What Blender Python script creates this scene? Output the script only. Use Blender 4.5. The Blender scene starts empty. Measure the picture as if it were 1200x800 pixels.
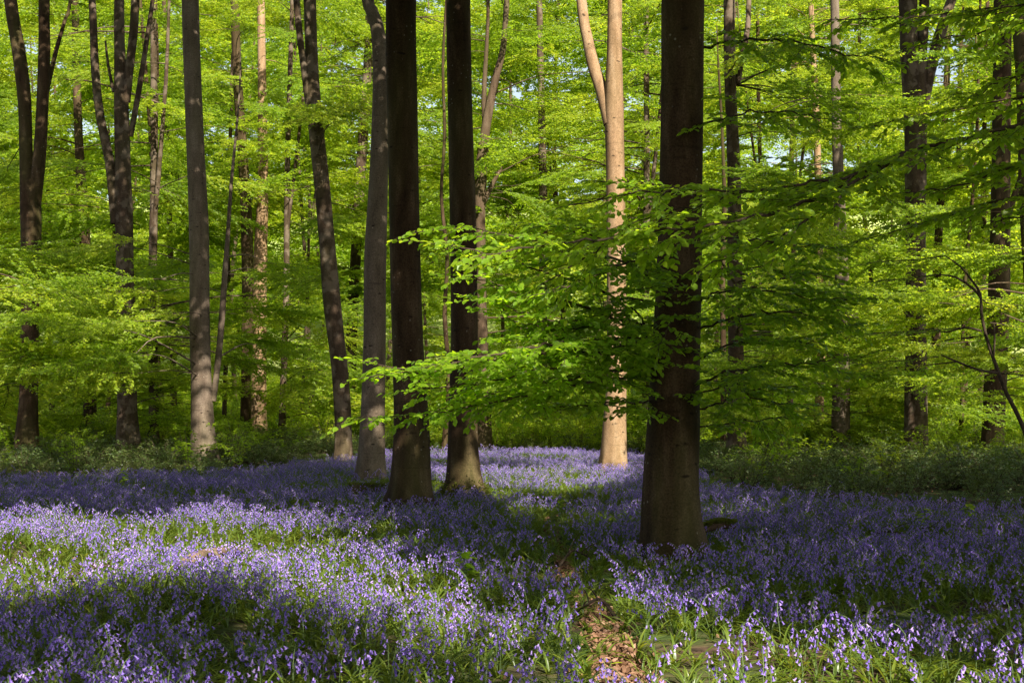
import bpy, math, random
import numpy as np
from mathutils import Vector, Matrix

rng = np.random.default_rng(11)
random.seed(5)
scene = bpy.context.scene
COL = scene.collection
F = 1667.0            # focal length in photograph pixels (1200 wide)
CH = 1.5              # eye height
HZ = 480.0            # horizon row

# ------------------------------------------------------------------ camera, world, sun
cam_data = bpy.data.cameras.new("camera")
cam_data.sensor_width = 36.0
cam_data.lens = 36.0 * F / 1200.0
cam_data.shift_y = (HZ - 400.0) / 1200.0
cam_data.clip_start = 0.1
cam_data.clip_end = 3000.0
cam = bpy.data.objects.new("camera", cam_data)
COL.objects.link(cam)
cam.location = (0, 0, CH)
cam.rotation_euler = (math.radians(90), 0, 0)
scene.camera = cam

SUN_EL = math.radians(40)
SUN_AZ = math.radians(25)        # to the right of straight behind the camera
S = np.array([math.sin(SUN_AZ) * math.cos(SUN_EL), -math.cos(SUN_AZ) * math.cos(SUN_EL), math.sin(SUN_EL)])

world = bpy.data.worlds.new("World")
scene.world = world
world.use_nodes = True
wn = world.node_tree
wn.nodes.clear()
sky = wn.nodes.new("ShaderNodeTexSky")
sky.sky_type = 'NISHITA'
sky.sun_disc = False
sky.sun_elevation = SUN_EL
# azimuth measured clockwise from +Y
sky.sun_rotation = math.atan2(S[0], S[1])
sky.air_density = 1.0
sky.dust_density = 2.0
bg = wn.nodes.new("ShaderNodeBackground")
bg.inputs[1].default_value = 0.07
wo = wn.nodes.new("ShaderNodeOutputWorld")
hs = wn.nodes.new("ShaderNodeHueSaturation")       # takes part of the blue out of the sky
hs.inputs['Saturation'].default_value = 0.65
wn.links.new(sky.outputs[0], hs.inputs['Color'])
wn.links.new(hs.outputs[0], bg.inputs[0])
wn.links.new(bg.outputs[0], wo.inputs[0])

sun_data = bpy.data.lights.new("sun", 'SUN')
sun_data.energy = 5.0
sun_data.angle = math.radians(0.53)
sun_data.color = (1.0, 0.93, 0.82)
sun = bpy.data.objects.new("sun", sun_data)
COL.objects.link(sun)
sun.rotation_euler = Vector(S).to_track_quat('Z', 'Y').to_euler()
sun.location = (10, -20, 40)

scene.view_settings.view_transform = 'Standard'
scene.view_settings.look = 'None'
scene.view_settings.exposure = 1.65
scene.view_settings.gamma = 1.0
scene.view_settings.use_curve_mapping = False
scene.render.engine = 'CYCLES'
cy = scene.cycles
cy.max_bounces = 10
cy.diffuse_bounces = 6
cy.glossy_bounces = 2
cy.transmission_bounces = 7
cy.transparent_max_bounces = 4
cy.sample_clamp_indirect = 4.0
cy.use_denoising = True
cy.denoiser = 'OPENIMAGEDENOISE'
cy.denoising_input_passes = 'RGB_ALBEDO_NORMAL'
cy.denoising_prefilter = 'ACCURATE'
cy.caustics_reflective = False
cy.caustics_refractive = False


# ------------------------------------------------------------------ terrain and projection helpers
def sstep(a, b, x):
    t = np.clip((np.asarray(x, float) - a) / (b - a), 0, 1)
    return t * t * (3 - 2 * t)


def gz(x, y):
    x = np.asarray(x, float); y = np.asarray(y, float)
    near = 0.035 * np.sin(x * 1.1 + 0.4) * np.sin(y * 0.8 + 1.0) + 0.02 * np.sin(x * 2.7 + y * 1.9)
    mid = 0.16 * np.sin(x * 0.21 + 2.0) * np.sin(y * 0.17 + 0.6) * sstep(24, 45, y)
    hill = 36.0 * sstep(84, 250, y) + 0.8 * sstep(60, 90, y)
    return near + mid + hill


def at(px, py, d):
    return np.array([(px - 600.0) / F * d, d, CH + (HZ - py) / F * d])


def ground_at(px, py, h=0.0):
    d = (CH - h) * F / (py - HZ)
    return np.array([(px - 600.0) / F * d, d, h])


def pix(P):
    P = np.atleast_2d(P)
    y = np.maximum(P[:, 1], 0.05)
    return 600 + P[:, 0] / y * F, HZ - (P[:, 2] - CH) / y * F


def uv(P):
    """Where a point's sun shadow falls on the plane of the flower tops."""
    P = np.atleast_2d(P)
    t = (P[:, 2] - 0.3) / S[2]
    return P[:, 0] - S[0] * t, P[:, 1] - S[1] * t


def noise2(x, y, f, s):
    return (np.sin(x * f + s) * np.sin(y * f * 1.1 + s * 2.1) + .6 * np.sin(x * f * 2.1 + y * f * 1.3 + s * 3) + .4 * np.sin(x * f * 3.7 - y * f * 3.1 + s)) / 2


def in_poly(x, y, poly):
    poly = np.asarray(poly, float)
    inside = np.zeros(len(x), bool)
    j = len(poly) - 1
    for i in range(len(poly)):
        xi, yi = poly[i]; xj, yj = poly[j]
        c = ((yi > y) != (yj > y)) & (x < (xj - xi) * (y - yi) / (yj - yi + 1e-12) + xi)
        inside ^= c
        j = i
    return inside


# wanted sun patches; unseen canopy leaves above them are left out (world positions on the flower tops)
LIT_POLYS = [
    [(-80, 592), (60, 582), (170, 592), (215, 580), (330, 588), (400, 606), (470, 632), (560, 655), (648, 690), (655, 735), (590, 745), (500, 722), (420, 700), (345, 684), (290, 668), (230, 660), (180, 660), (130, 664), (60, 676), (-80, 680)],
    [(690, 662), (735, 652), (790, 660), (790, 678), (860, 690), (960, 702), (1080, 722), (1200, 742), (1300, 755), (1300, 860), (760, 860), (700, 790), (660, 735), (690, 715)],
    [(500, 541), (620, 540), (750, 541), (748, 556), (700, 563), (620, 566), (545, 572), (505, 562)],
    [(590, 570), (640, 568), (655, 580), (630, 588), (598, 586)],
    [(1000, 546), (1060, 545), (1055, 556), (1005, 556)],
]
LIT_POLYS = [[tuple(ground_at(a, b, 0.3)[:2]) for a, b in p] for p in LIT_POLYS]


def column(px, py0, py1, d, r, n=14):
    out = []
    for k in range(n):
        p = at(px, py0 + (py1 - py0) * k / (n - 1), d)
        u, v = uv(p)
        out.append((u[0], v[0], r))
    return out


LIT_DISCS = []  # further openings cut in the unseen canopy to light trunks and boughs
LIT_DISCS += column(719, 553, 0, 34, 0.75, 30)       # the pale forked trunk
LIT_DISCS += column(690, 120, 0, 34, 0.7, 10)
LIT_DISCS += column(1078, 555, 470, 40, 0.6, 6)
LIT_DISCS += column(240, 530, 440, 38, 0.45, 5)
LIT_DISCS += column(480, 585, 520, 21.5, 0.28, 5)
LIT_DISCS += column(438, 520, 450, 29.5, 0.3, 4)
for (a, b, d, r) in [(40, 350, 35, 1.6), (110, 350, 35, 1.6), (160, 385, 35, 1.5), (60, 395, 35, 1.6), (20, 420, 34, 1.3),
                     (540, 275, 12.0, 0.5), (500, 450, 14, 0.45), (560, 440, 14, 0.4), (620, 300, 12, 0.35), (470, 445, 14, 0.35),
                     (740, 270, 11.5, 0.3), (1060, 360, 36, 1.6), (1120, 370, 36, 1.6), (1000, 370, 36, 1.3), (1170, 390, 30, 1.4),
                     (660, 200, 50, 4), (640, 100, 52, 4), (720, 60, 52, 4), (600, 350, 52, 3.5), (640, 430, 50, 3)]:
    u, v = uv(at(a, b, d))
    LIT_DISCS.append((u[0], v[0], r))
LIT_DISCS = np.array(LIT_DISCS)


def lit(u, v):
    m = np.zeros(len(u), bool)
    for p in LIT_POLYS:
        m |= in_poly(u, v, p)
    for k in range(0, len(u), 20000):
        s = slice(k, k + 20000)
        dd = (u[s, None] - LIT_DISCS[None, :, 0]) ** 2 + (v[s, None] - LIT_DISCS[None, :, 1]) ** 2
        m[s] |= (dd < LIT_DISCS[None, :, 2] ** 2).any(1)
    return m


# ------------------------------------------------------------------ object helpers
def tag(o, label=None, cat=None, group=None, kind=None):
    if label: o['label'] = label
    if cat: o['category'] = cat
    if group: o['group'] = group
    if kind: o['kind'] = kind
    return o


def link(o, parent=None):
    COL.objects.link(o)
    if parent is not None:
        o.parent = parent
    return o


def empty(name, loc):
    o = bpy.data.objects.new(name, None)
    o.empty_display_size = 0.2
    o.location = loc
    return link(o)


class MB:
    """Collects vertices and polygons (as arrays) and makes one mesh of them."""
    def __init__(s):
        s.v = []; s.f = []; s.m = []; s.n = 0

    def add(s, V, faces, mat=0):
        V = np.asarray(V, np.float32).reshape(-1, 3)
        for fa in (faces if isinstance(faces, list) else [faces]):
            fa = np.asarray(fa, np.int64)
            if fa.size == 0: continue
            s.f.append(fa + s.n); s.m.append(np.full(len(fa), mat, np.int32))
        s.v.append(V); s.n += len(V)

    def mesh(s, name, mats, smooth=True, origin=(0, 0, 0)):
        me = bpy.data.meshes.new(name)
        V = np.concatenate(s.v) - np.asarray(origin, np.float32)
        sizes = np.concatenate([np.full(len(f), f.shape[1], np.int32) for f in s.f])
        loops = np.concatenate([f.ravel() for f in s.f]).astype(np.int32)
        starts = np.concatenate([[0], np.cumsum(sizes)[:-1]]).astype(np.int32)
        me.vertices.add(len(V)); me.vertices.foreach_set('co', V.astype(np.float32).ravel())
        me.loops.add(len(loops)); me.loops.foreach_set('vertex_index', loops)
        me.polygons.add(len(sizes)); me.polygons.foreach_set('loop_start', starts)
        try:
            me.polygons.foreach_set('loop_total', sizes)
        except Exception:
            pass
        me.polygons.foreach_set('material_index', np.concatenate(s.m))
        me.polygons.foreach_set('use_smooth', np.full(len(sizes), smooth, bool))
        for m in mats: me.materials.append(m)
        me.update(calc_edges=True)
        return me

    def build(s, name, mats, parent=None, loc=None, smooth=True):
        """Link the collected geometry as one object; loc is the world origin it is made relative to."""
        loc = np.zeros(3) if loc is None else np.asarray(loc, float)
        me = s.mesh(name, mats, smooth, loc)
        o = bpy.data.objects.new(name, me)
        base = np.array(parent.location) if parent is not None else np.zeros(3)
        pp = parent.parent if parent is not None else None
        while pp is not None:
            base = base + np.array(pp.location); pp = pp.parent
        o.location = loc - base
        return link(o, parent)


def norm(a):
    return a / (np.linalg.norm(a, axis=-1, keepdims=True) + 1e-9)


def resample(P, R, per):
    """Catmull-Rom through points P with radii R."""
    P = np.asarray(P, float); R = np.asarray(R, float)
    n = len(P)
    A = np.vstack([2 * P[0] - P[1], P, 2 * P[-1] - P[-2]])
    out = []; rr = []
    for i in range(n - 1):
        k = max(1, int(per if np.isscalar(per) else per[i]))
        for t in np.arange(k) / k:
            p0, p1, p2, p3 = A[i], A[i + 1], A[i + 2], A[i + 3]
            out.append(0.5 * ((2 * p1) + (-p0 + p2) * t + (2 * p0 - 5 * p1 + 4 * p2 - p3) * t * t + (-p0 + 3 * p1 - 3 * p2 + p3) * t ** 3))
            rr.append(R[i] + (R[i + 1] - R[i]) * t)
    out.append(P[-1]); rr.append(R[-1])
    return np.array(out), np.array(rr)


def tube(mb, P, R, sides=8, mat=0, lobes=0.0, seed=0, flare=None, cap=True, knots=0.0):
    P = np.asarray(P, float); R = np.asarray(R, float)
    n = len(P)
    T = norm(np.gradient(P, axis=0))
    ref = np.array([0, 1.0, 0]) if abs(T[0][1]) < 0.8 else np.array([1.0, 0, 0])
    N = np.zeros_like(P)
    a = np.cross(T[0], ref); a /= np.linalg.norm(a)
    for i in range(n):
        a = a - T[i] * np.dot(a, T[i]); a /= (np.linalg.norm(a) + 1e-9)
        N[i] = a
    B = np.cross(T, N)
    th = np.arange(sides) / sides * 2 * math.pi
    r = np.random.default_rng(seed)
    ph = r.uniform(0, 6.28, 6)
    rad = np.repeat(R[:, None], sides, 1)
    if lobes:
        L = np.concatenate([[0], np.cumsum(np.linalg.norm(np.diff(P, axis=0), axis=1))])[:, None]
        rad = rad * (1 + lobes * (np.sin(2 * th + ph[0] + L * 0.35) * 0.6 + np.sin(3 * th + ph[1] - L * 0.5) * 0.5 + 0.35 * np.sin(5 * th + ph[2] + L * 0.9) + 0.3 * np.sin(L * 2.3 + ph[3])))
        if flare:
            fl, hh, k = flare
            w = np.exp(-np.maximum(L - 0.1, 0) / hh)
            rad = rad * (1 + fl * w * (0.35 + 0.65 * np.maximum(0, np.cos(k * th + ph[4])) ** 1.5 + 0.3 * np.cos((k - 1) * th + ph[5])))
    V = P[:, None, :] + rad[..., None] * (np.cos(th)[None, :, None] * N[:, None, :] + np.sin(th)[None, :, None] * B[:, None, :])
    i = np.arange(n - 1)[:, None] * sides; j = np.arange(sides)[None, :]; j2 = (j + 1) % sides
    q = np.stack([i + j, i + j2, i + sides + j2, i + sides + j], -1).reshape(-1, 4)
    fs = [q]
    if cap and sides >= 3:
        fs.append((np.arange(sides) + (n - 1) * sides)[None, :])
    mb.add(V.reshape(-1, 3), fs, mat)


# leaf shapes: x along the leaf, y across, z the fold
LEAF_LO = np.array([[0, 0, 0], [0.45, 0.33, 0.10], [1, 0, -0.06], [0.45, -0.33, 0.10]])
LEAF_LO_F = np.array([[0, 2, 1], [0, 3, 2]])
_m = [(0, 0, 0), (0.33, 0, -0.015), (0.67, 0, -0.03), (1.0, 0, -0.10)]
_s = [(0.08, 0.17, 0.03), (0.30, 0.33, 0.06), (0.64, 0.31, 0.05), (0.88, 0.14, -0.02)]
LEAF_HI = np.array(_m + _s + [(a, -b, c) for a, b, c in _s])
LEAF_HI_F = np.array([[0, 1, 5, 4], [1, 2, 6, 5], [2, 3, 7, 6], [0, 8, 9, 1], [1, 9, 10, 2], [2, 10, 11, 3]])


def leaves(mb, pos, dr, up, size, T, FA, mat=0):
    pos = np.asarray(pos, float); dr = norm(np.asarray(dr, float)); up = np.asarray(up, float)
    side = norm(np.cross(up, dr)); up = np.cross(dr, side)
    size = np.asarray(size, float)[:, None, None]
    V = pos[:, None, :] + size * (T[None, :, 0:1] * dr[:, None, :] + T[None, :, 1:2] * side[:, None, :] + T[None, :, 2:3] * up[:, None, :])
    k = len(T)
    FF = (FA[None] + (np.arange(len(pos)) * k)[:, None, None]).reshape(-1, FA.shape[1])
    mb.add(V.reshape(-1, 3), FF, mat)


# ------------------------------------------------------------------ materials
def nmat(name):
    m = bpy.data.materials.new(name); m.use_nodes = True
    t = m.node_tree; t.nodes.clear()
    return m, t, t.nodes, t.links


def node(t, kind, **kw):
    n = t.nodes.new(kind)
    for k, v in kw.items():
        if k.startswith('i_'):
            key = k[2:]
            n.inputs[int(key) if key.isdigit() else key].default_value = v
        else:
            setattr(n, k, v)
    return n


def ramp(t, stops, fac=None, interp='LINEAR'):
    n = t.nodes.new('ShaderNodeValToRGB')
    n.color_ramp.interpolation = interp
    el = n.color_ramp.elements
    while len(el) > 1: el.remove(el[-1])
    el[0].position = stops[0][0]; el[0].color = (*stops[0][1], 1)
    for p, c in stops[1:]:
        e = el.new(p); e.color = (*c, 1)
    if fac is not None: t.links.new(fac, n.inputs[0])
    return n


def mixc(t, a, b, fac, mode='MIX'):
    n = t.nodes.new('ShaderNodeMix'); n.data_type = 'RGBA'; n.blend_type = mode
    for idx, v in ((0, fac), (6, a), (7, b)):
        if isinstance(v, (int, float)): n.inputs[idx].default_value = v
        elif isinstance(v, tuple): n.inputs[idx].default_value = (*v, 1)
        else: t.links.new(v, n.inputs[idx])
    return n.outputs[2]


def math_n(t, op, a, b=None):
    n = t.nodes.new('ShaderNodeMath'); n.operation = op
    for i, v in enumerate((a, b)):
        if v is None: continue
        if isinstance(v, (int, float)): n.inputs[i].default_value = v
        else: t.links.new(v, n.inputs[i])
    return n.outputs[0]


def leaf_material(name, refl, trans, trans_mix=0.5, rough=0.5, spec=0.3, objvar=0.35):
    """refl / trans: lists of colours that single leaves (mesh islands and objects) vary between."""
    m, t, N, L = nmat(name)
    geo = node(t, 'ShaderNodeNewGeometry')
    oi = node(t, 'ShaderNodeObjectInfo')
    f = math_n(t, 'ADD', math_n(t, 'MULTIPLY', geo.outputs['Random Per Island'], 1 - objvar), math_n(t, 'MULTIPLY', oi.outputs['Random'], objvar))
    k = len(refl)
    c1 = ramp(t, [(i / max(1, k - 1), c) for i, c in enumerate(refl)], f)
    k = len(trans)
    c2 = ramp(t, [(i / max(1, k - 1), c) for i, c in enumerate(trans)], f)
    p = node(t, 'ShaderNodeBsdfPrincipled')
    p.inputs['Roughness'].default_value = rough
    p.inputs['Specular IOR Level'].default_value = spec
    L.new(c1.outputs[0], p.inputs['Base Color'])
    tr = node(t, 'ShaderNodeBsdfTranslucent')
    L.new(c2.outputs[0], tr.inputs[0])
    mx = node(t, 'ShaderNodeMixShader', i_0=trans_mix)
    L.new(p.outputs[0], mx.inputs[1]); L.new(tr.outputs[0], mx.inputs[2])
    o = node(t, 'ShaderNodeOutputMaterial'); L.new(mx.outputs[0], o.inputs[0])
    return m


M_LEAF = leaf_material("beech_leaf", [(0.085, 0.15, 0.010), (0.15, 0.225, 0.014), (0.26, 0.31, 0.022)],
                       [(0.28, 0.47, 0.018), (0.50, 0.66, 0.022), (0.80, 0.82, 0.04)], 0.54, objvar=0.55)
M_LEAF_NEAR = leaf_material("beech_leaf_near", [(0.10, 0.18, 0.010), (0.14, 0.24, 0.013), (0.22, 0.30, 0.018)],
                            [(0.36, 0.62, 0.014), (0.50, 0.72, 0.018), (0.68, 0.80, 0.028)], 0.58, rough=0.42, spec=0.35)  # colours brightened in place of sun that the canopy keeps off
M_SHADE_CANOPY = leaf_material("shade_canopy_leaf", [(0.05, 0.11, 0.010), (0.07, 0.14, 0.014)], [(0.08, 0.16, 0.012), (0.10, 0.20, 0.015)], 0.35)
M_BRAMBLE = leaf_material("bramble_leaf", [(0.045, 0.075, 0.022), (0.065, 0.105, 0.03), (0.11, 0.15, 0.035), (0.11, 0.085, 0.05)],
                          [(0.09, 0.16, 0.015), (0.15, 0.25, 0.018), (0.28, 0.38, 0.025), (0.16, 0.11, 0.03)], 0.3, rough=0.38, spec=0.5)
M_GRASS = leaf_material("bluebell_strap_leaf", [(0.05, 0.085, 0.012), (0.085, 0.13, 0.016), (0.16, 0.19, 0.025)],
                        [(0.14, 0.22, 0.012), (0.25, 0.33, 0.015), (0.45, 0.46, 0.03)], 0.4, rough=0.35, spec=0.5)
M_PETAL = leaf_material("bluebell_petal", [(0.145, 0.09, 0.40), (0.26, 0.165, 0.54), (0.56, 0.41, 0.73)],
                        [(0.18, 0.11, 0.46), (0.30, 0.19, 0.58), (0.58, 0.42, 0.73)], 0.42, rough=0.5, spec=0.3, objvar=0.6)
M_STALK = leaf_material("bluebell_stalk", [(0.07, 0.12, 0.03), (0.11, 0.15, 0.05)], [(0.1, 0.2, 0.02), (0.16, 0.24, 0.03)], 0.2)
M_LITTER = leaf_material("dead_beech_leaf", [(0.05, 0.025, 0.014), (0.11, 0.055, 0.028), (0.21, 0.115, 0.065), (0.08, 0.042, 0.026)],
                         [(0.14, 0.06, 0.02), (0.2, 0.1, 0.03)], 0.12, rough=0.6, spec=0.3)
M_MOSS = leaf_material("moss", [(0.06, 0.09, 0.012), (0.12, 0.13, 0.018), (0.09, 0.12, 0.015)], [(0.1, 0.14, 0.01), (0.16, 0.18, 0.015)], 0.25)


def bark_material(name, dark, mid, light, green=0.3, speck=0.5, patch=0.0, bump=0.25):
    m, t, N, L = nmat(name)
    tc = node(t, 'ShaderNodeTexCoord')
    mp = node(t, 'ShaderNodeMapping'); mp.inputs['Scale'].default_value = (1, 1, 0.22)
    L.new(tc.outputs['Object'], mp.inputs[0])
    n1 = node(t, 'ShaderNodeTexNoise'); n1.inputs['Scale'].default_value = 5.0; n1.inputs['Detail'].default_value = 7; n1.inputs['Roughness'].default_value = 0.62
    L.new(mp.outputs[0], n1.inputs[0])
    c = ramp(t, [(0.30, dark), (0.52, mid), (0.75, light)], n1.outputs[0]).outputs[0]
    # fine grain
    n2 = node(t, 'ShaderNodeTexNoise'); n2.inputs['Scale'].default_value = 55.0; n2.inputs['Detail'].default_value = 4
    L.new(tc.outputs['Object'], n2.inputs[0])
    c = mixc(t, c, ramp(t, [(0.3, (0.4, 0.4, 0.4)), (0.7, (1.3, 1.3, 1.3))], n2.outputs[0]).outputs[0], 0.85, 'MULTIPLY')
    # ring-like creases across the bole
    mp2 = node(t, 'ShaderNodeMapping'); mp2.inputs['Scale'].default_value = (1.3, 1.3, 13)
    L.new(tc.outputs['Object'], mp2.inputs[0])
    n3 = node(t, 'ShaderNodeTexNoise'); n3.inputs['Scale'].default_value = 1.6; n3.inputs['Detail'].default_value = 3; n3.inputs['Distortion'].default_value = 0.4
    L.new(mp2.outputs[0], n3.inputs[0])
    crease = ramp(t, [(0.26, (0.4, 0.4, 0.4)), (0.37, (1, 1, 1))], n3.outputs[0])
    c = mixc(t, c, crease.outputs[0], 0.6, 'MULTIPLY')
    # algae
    n4 = node(t, 'ShaderNodeTexNoise'); n4.inputs['Scale'].default_value = 1.7; n4.inputs['Detail'].default_value = 4
    L.new(mp.outputs[0], n4.inputs[0])
    g = math_n(t, 'MULTIPLY', ramp(t, [(0.45, (0, 0, 0)), (0.7, (1, 1, 1))], n4.outputs[0]).outputs[0], green)
    c = mixc(t, c, (0.075, 0.085, 0.02), g)
    # pale lichen dots
    vo = node(t, 'ShaderNodeTexVoronoi'); vo.inputs['Scale'].default_value = 9.0
    L.new(tc.outputs['Object'], vo.inputs[0])
    sp = math_n(t, 'MULTIPLY', ramp(t, [(0.05, (1, 1, 1)), (0.14, (0, 0, 0))], vo.outputs['Distance']).outputs[0], speck)
    n5 = node(t, 'ShaderNodeTexNoise'); n5.inputs['Scale'].default_value = 2.3
    L.new(tc.outputs['Object'], n5.inputs[0])
    sp = math_n(t, 'MULTIPLY', sp, ramp(t, [(0.45, (0, 0, 0)), (0.6, (1, 1, 1))], n5.outputs[0]).outputs[0])
    c = mixc(t, c, (0.42, 0.38, 0.30), sp)
    if patch:
        n6 = node(t, 'ShaderNodeTexNoise'); n6.inputs['Scale'].default_value = 3.2; n6.inputs['Detail'].default_value = 5
        L.new(tc.outputs['Object'], n6.inputs[0])
        c = mixc(t, c, (0.40, 0.32, 0.24), math_n(t, 'MULTIPLY', ramp(t, [(0.5, (0, 0, 0)), (0.58, (1, 1, 1))], n6.outputs[0]).outputs[0], patch))
    p = node(t, 'ShaderNodeBsdfPrincipled'); p.inputs['Roughness'].default_value = 0.9; p.inputs['Specular IOR Level'].default_value = 0.1
    # dark nicks and branch scars, wider than tall
    mp3 = node(t, 'ShaderNodeMapping'); mp3.inputs['Scale'].default_value = (1, 1, 2.6)
    L.new(tc.outputs['Object'], mp3.inputs[0])
    n7 = node(t, 'ShaderNodeTexNoise'); n7.inputs['Scale'].default_value = 6.0
    L.new(tc.outputs['Object'], n7.inputs[0])
    wob = node(t, 'ShaderNodeVectorMath', operation='MULTIPLY_ADD'); wob.inputs[1].default_value = (.25, .25, .25)
    L.new(n7.outputs['Color'], wob.inputs[0]); L.new(mp3.outputs[0], wob.inputs[2])
    v2 = node(t, 'ShaderNodeTexVoronoi'); v2.inputs['Scale'].default_value = 2.6
    L.new(wob.outputs[0], v2.inputs[0])
    c = mixc(t, c, (0.012, 0.008, 0.005), math_n(t, 'MULTIPLY', ramp(t, [(0.07, (1, 1, 1)), (0.15, (0, 0, 0))], v2.outputs['Distance']).outputs[0], 0.85))
    L.new(c, p.inputs['Base Color'])
    b = node(t, 'ShaderNodeBump'); b.inputs['Strength'].default_value = bump; b.inputs['Distance'].default_value = 0.02
    hsum = math_n(t, 'ADD', math_n(t, 'MULTIPLY', n1.outputs[0], 0.8), math_n(t, 'ADD', math_n(t, 'MULTIPLY', n2.outputs[0], 0.25), math_n(t, 'MULTIPLY', crease.outputs[0], 0.35)))
    L.new(hsum, b.inputs['Height']); L.new(b.outputs[0], p.inputs['Normal'])
    o = node(t, 'ShaderNodeOutputMaterial'); L.new(p.outputs[0], o.inputs[0])
    return m


M_BARK_DARK = bark_material("bark_dark", (0.020, 0.011, 0.005), (0.048, 0.029, 0.015), (0.115, 0.076, 0.044), 0.35, 0.4, bump=0.7)  # bark tone darkened partly to stand for shade on these trunks
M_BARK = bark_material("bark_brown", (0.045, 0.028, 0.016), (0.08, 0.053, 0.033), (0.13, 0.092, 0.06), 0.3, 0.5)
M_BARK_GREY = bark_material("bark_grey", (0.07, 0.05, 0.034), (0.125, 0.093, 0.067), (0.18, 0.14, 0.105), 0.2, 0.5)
M_BARK_PALE = bark_material("bark_pale", (0.14, 0.085, 0.042), (0.245, 0.155, 0.085), (0.33, 0.235, 0.145), 0.15, 0.3)  # paler bark, with some of the sunlight put into its colour
M_BARK_PATCH = bark_material("bark_patched", (0.032, 0.020, 0.012), (0.062, 0.041, 0.026), (0.11, 0.077, 0.05), 0.2, 0.4, patch=0.16, bump=0.4)
M_TWIG = bark_material("twig_bark", (0.035, 0.024, 0.016), (0.06, 0.042, 0.028), (0.09, 0.065, 0.045), 0.1, 0.0)
M_LOG = bark_material("dead_wood", (0.07, 0.045, 0.03), (0.15, 0.10, 0.07), (0.24, 0.17, 0.125), 0.1, 0.0)


def ground_material():
    m, t, N, L = nmat("woodland_soil")
    tc = node(t, 'ShaderNodeTexCoord')
    n1 = node(t, 'ShaderNodeTexNoise'); n1.inputs['Scale'].default_value = 9; n1.inputs['Detail'].default_value = 8
    L.new(tc.outputs['Object'], n1.inputs[0])
    soil = ramp(t, [(0.3, (0.018, 0.012, 0.008)), (0.5, (0.05, 0.032, 0.02)), (0.7, (0.11, 0.07, 0.042))], n1.outputs[0]).outputs[0]
    n2 = node(t, 'ShaderNodeTexNoise'); n2.inputs['Scale'].default_value = 0.9; n2.inputs['Detail'].default_value = 5
    L.new(tc.outputs['Object'], n2.inputs[0])
    c = mixc(t, soil, (0.045, 0.075, 0.015), ramp(t, [(0.42, (0, 0, 0)), (0.6, (1, 1, 1))], n2.outputs[0]).outputs[0])
    # beyond the wood the ground is a grass slope
    sx = node(t, 'ShaderNodeSeparateXYZ'); L.new(tc.outputs['Object'], sx.inputs[0])
    n3 = node(t, 'ShaderNodeTexNoise'); n3.inputs['Scale'].default_value = 0.12; n3.inputs['Detail'].default_value = 9; n3.inputs['Roughness'].default_value = 0.7
    L.new(tc.outputs['Object'], n3.inputs[0])
    grass = ramp(t, [(0.3, (0.20, 0.26, 0.06)), (0.6, (0.34, 0.38, 0.13)), (0.8, (0.42, 0.41, 0.2))], n3.outputs[0]).outputs[0]
    far = node(t, 'ShaderNodeMapRange'); far.inputs[1].default_value = 74; far.inputs[2].default_value = 92
    L.new(sx.outputs[1], far.inputs[0])
    c = mixc(t, c, grass, far.outputs[0])
    p = node(t, 'ShaderNodeBsdfPrincipled'); p.inputs['Roughness'].default_value = 0.95; p.inputs['Specular IOR Level'].default_value = 0.1
    L.new(c, p.inputs['Base Color'])
    b = node(t, 'ShaderNodeBump'); b.inputs['Strength'].default_value = 0.6; b.inputs['Distance'].default_value = 0.05
    L.new(n1.outputs[0], b.inputs['Height']); L.new(b.outputs[0], p.inputs['Normal'])
    o = node(t, 'ShaderNodeOutputMaterial'); L.new(p.outputs[0], o.inputs[0])
    return m


def path_material():
    m, t, N, L = nmat("leaf_litter_path")
    tc = node(t, 'ShaderNodeTexCoord')
    vo = node(t, 'ShaderNodeTexVoronoi'); vo.inputs['Scale'].default_value = 22
    L.new(tc.outputs['Object'], vo.inputs[0])
    n1 = node(t, 'ShaderNodeTexNoise'); n1.inputs['Scale'].default_value = 14; n1.inputs['Detail'].default_value = 6
    L.new(tc.outputs['Object'], n1.inputs[0])
    sx = node(t, 'ShaderNodeSeparateXYZ'); L.new(vo.outputs['Color'], sx.inputs[0])
    c = ramp(t, [(0.0, (0.03, 0.017, 0.01)), (0.5, (0.07, 0.038, 0.022)), (1.0, (0.13, 0.075, 0.045))], sx.outputs[0]).outputs[0]
    c = mixc(t, c, ramp(t, [(0.35, (0.4, 0.4, 0.4)), (0.6, (1, 1, 1))], n1.outputs[0]).outputs[0], 0.8, 'MULTIPLY')
    p = node(t, 'ShaderNodeBsdfPrincipled'); p.inputs['Roughness'].default_value = 0.9; p.inputs['Specular IOR Level'].default_value = 0.15
    L.new(c, p.inputs['Base Color'])
    b = node(t, 'ShaderNodeBump'); b.inputs['Strength'].default_value = 0.8; b.inputs['Distance'].default_value = 0.03
    L.new(vo.outputs['Distance'], b.inputs['Height']); L.new(b.outputs[0], p.inputs['Normal'])
    o = node(t, 'ShaderNodeOutputMaterial'); L.new(p.outputs[0], o.inputs[0])
    return m


M_GROUND = ground_material()
M_PATH = path_material()

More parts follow.
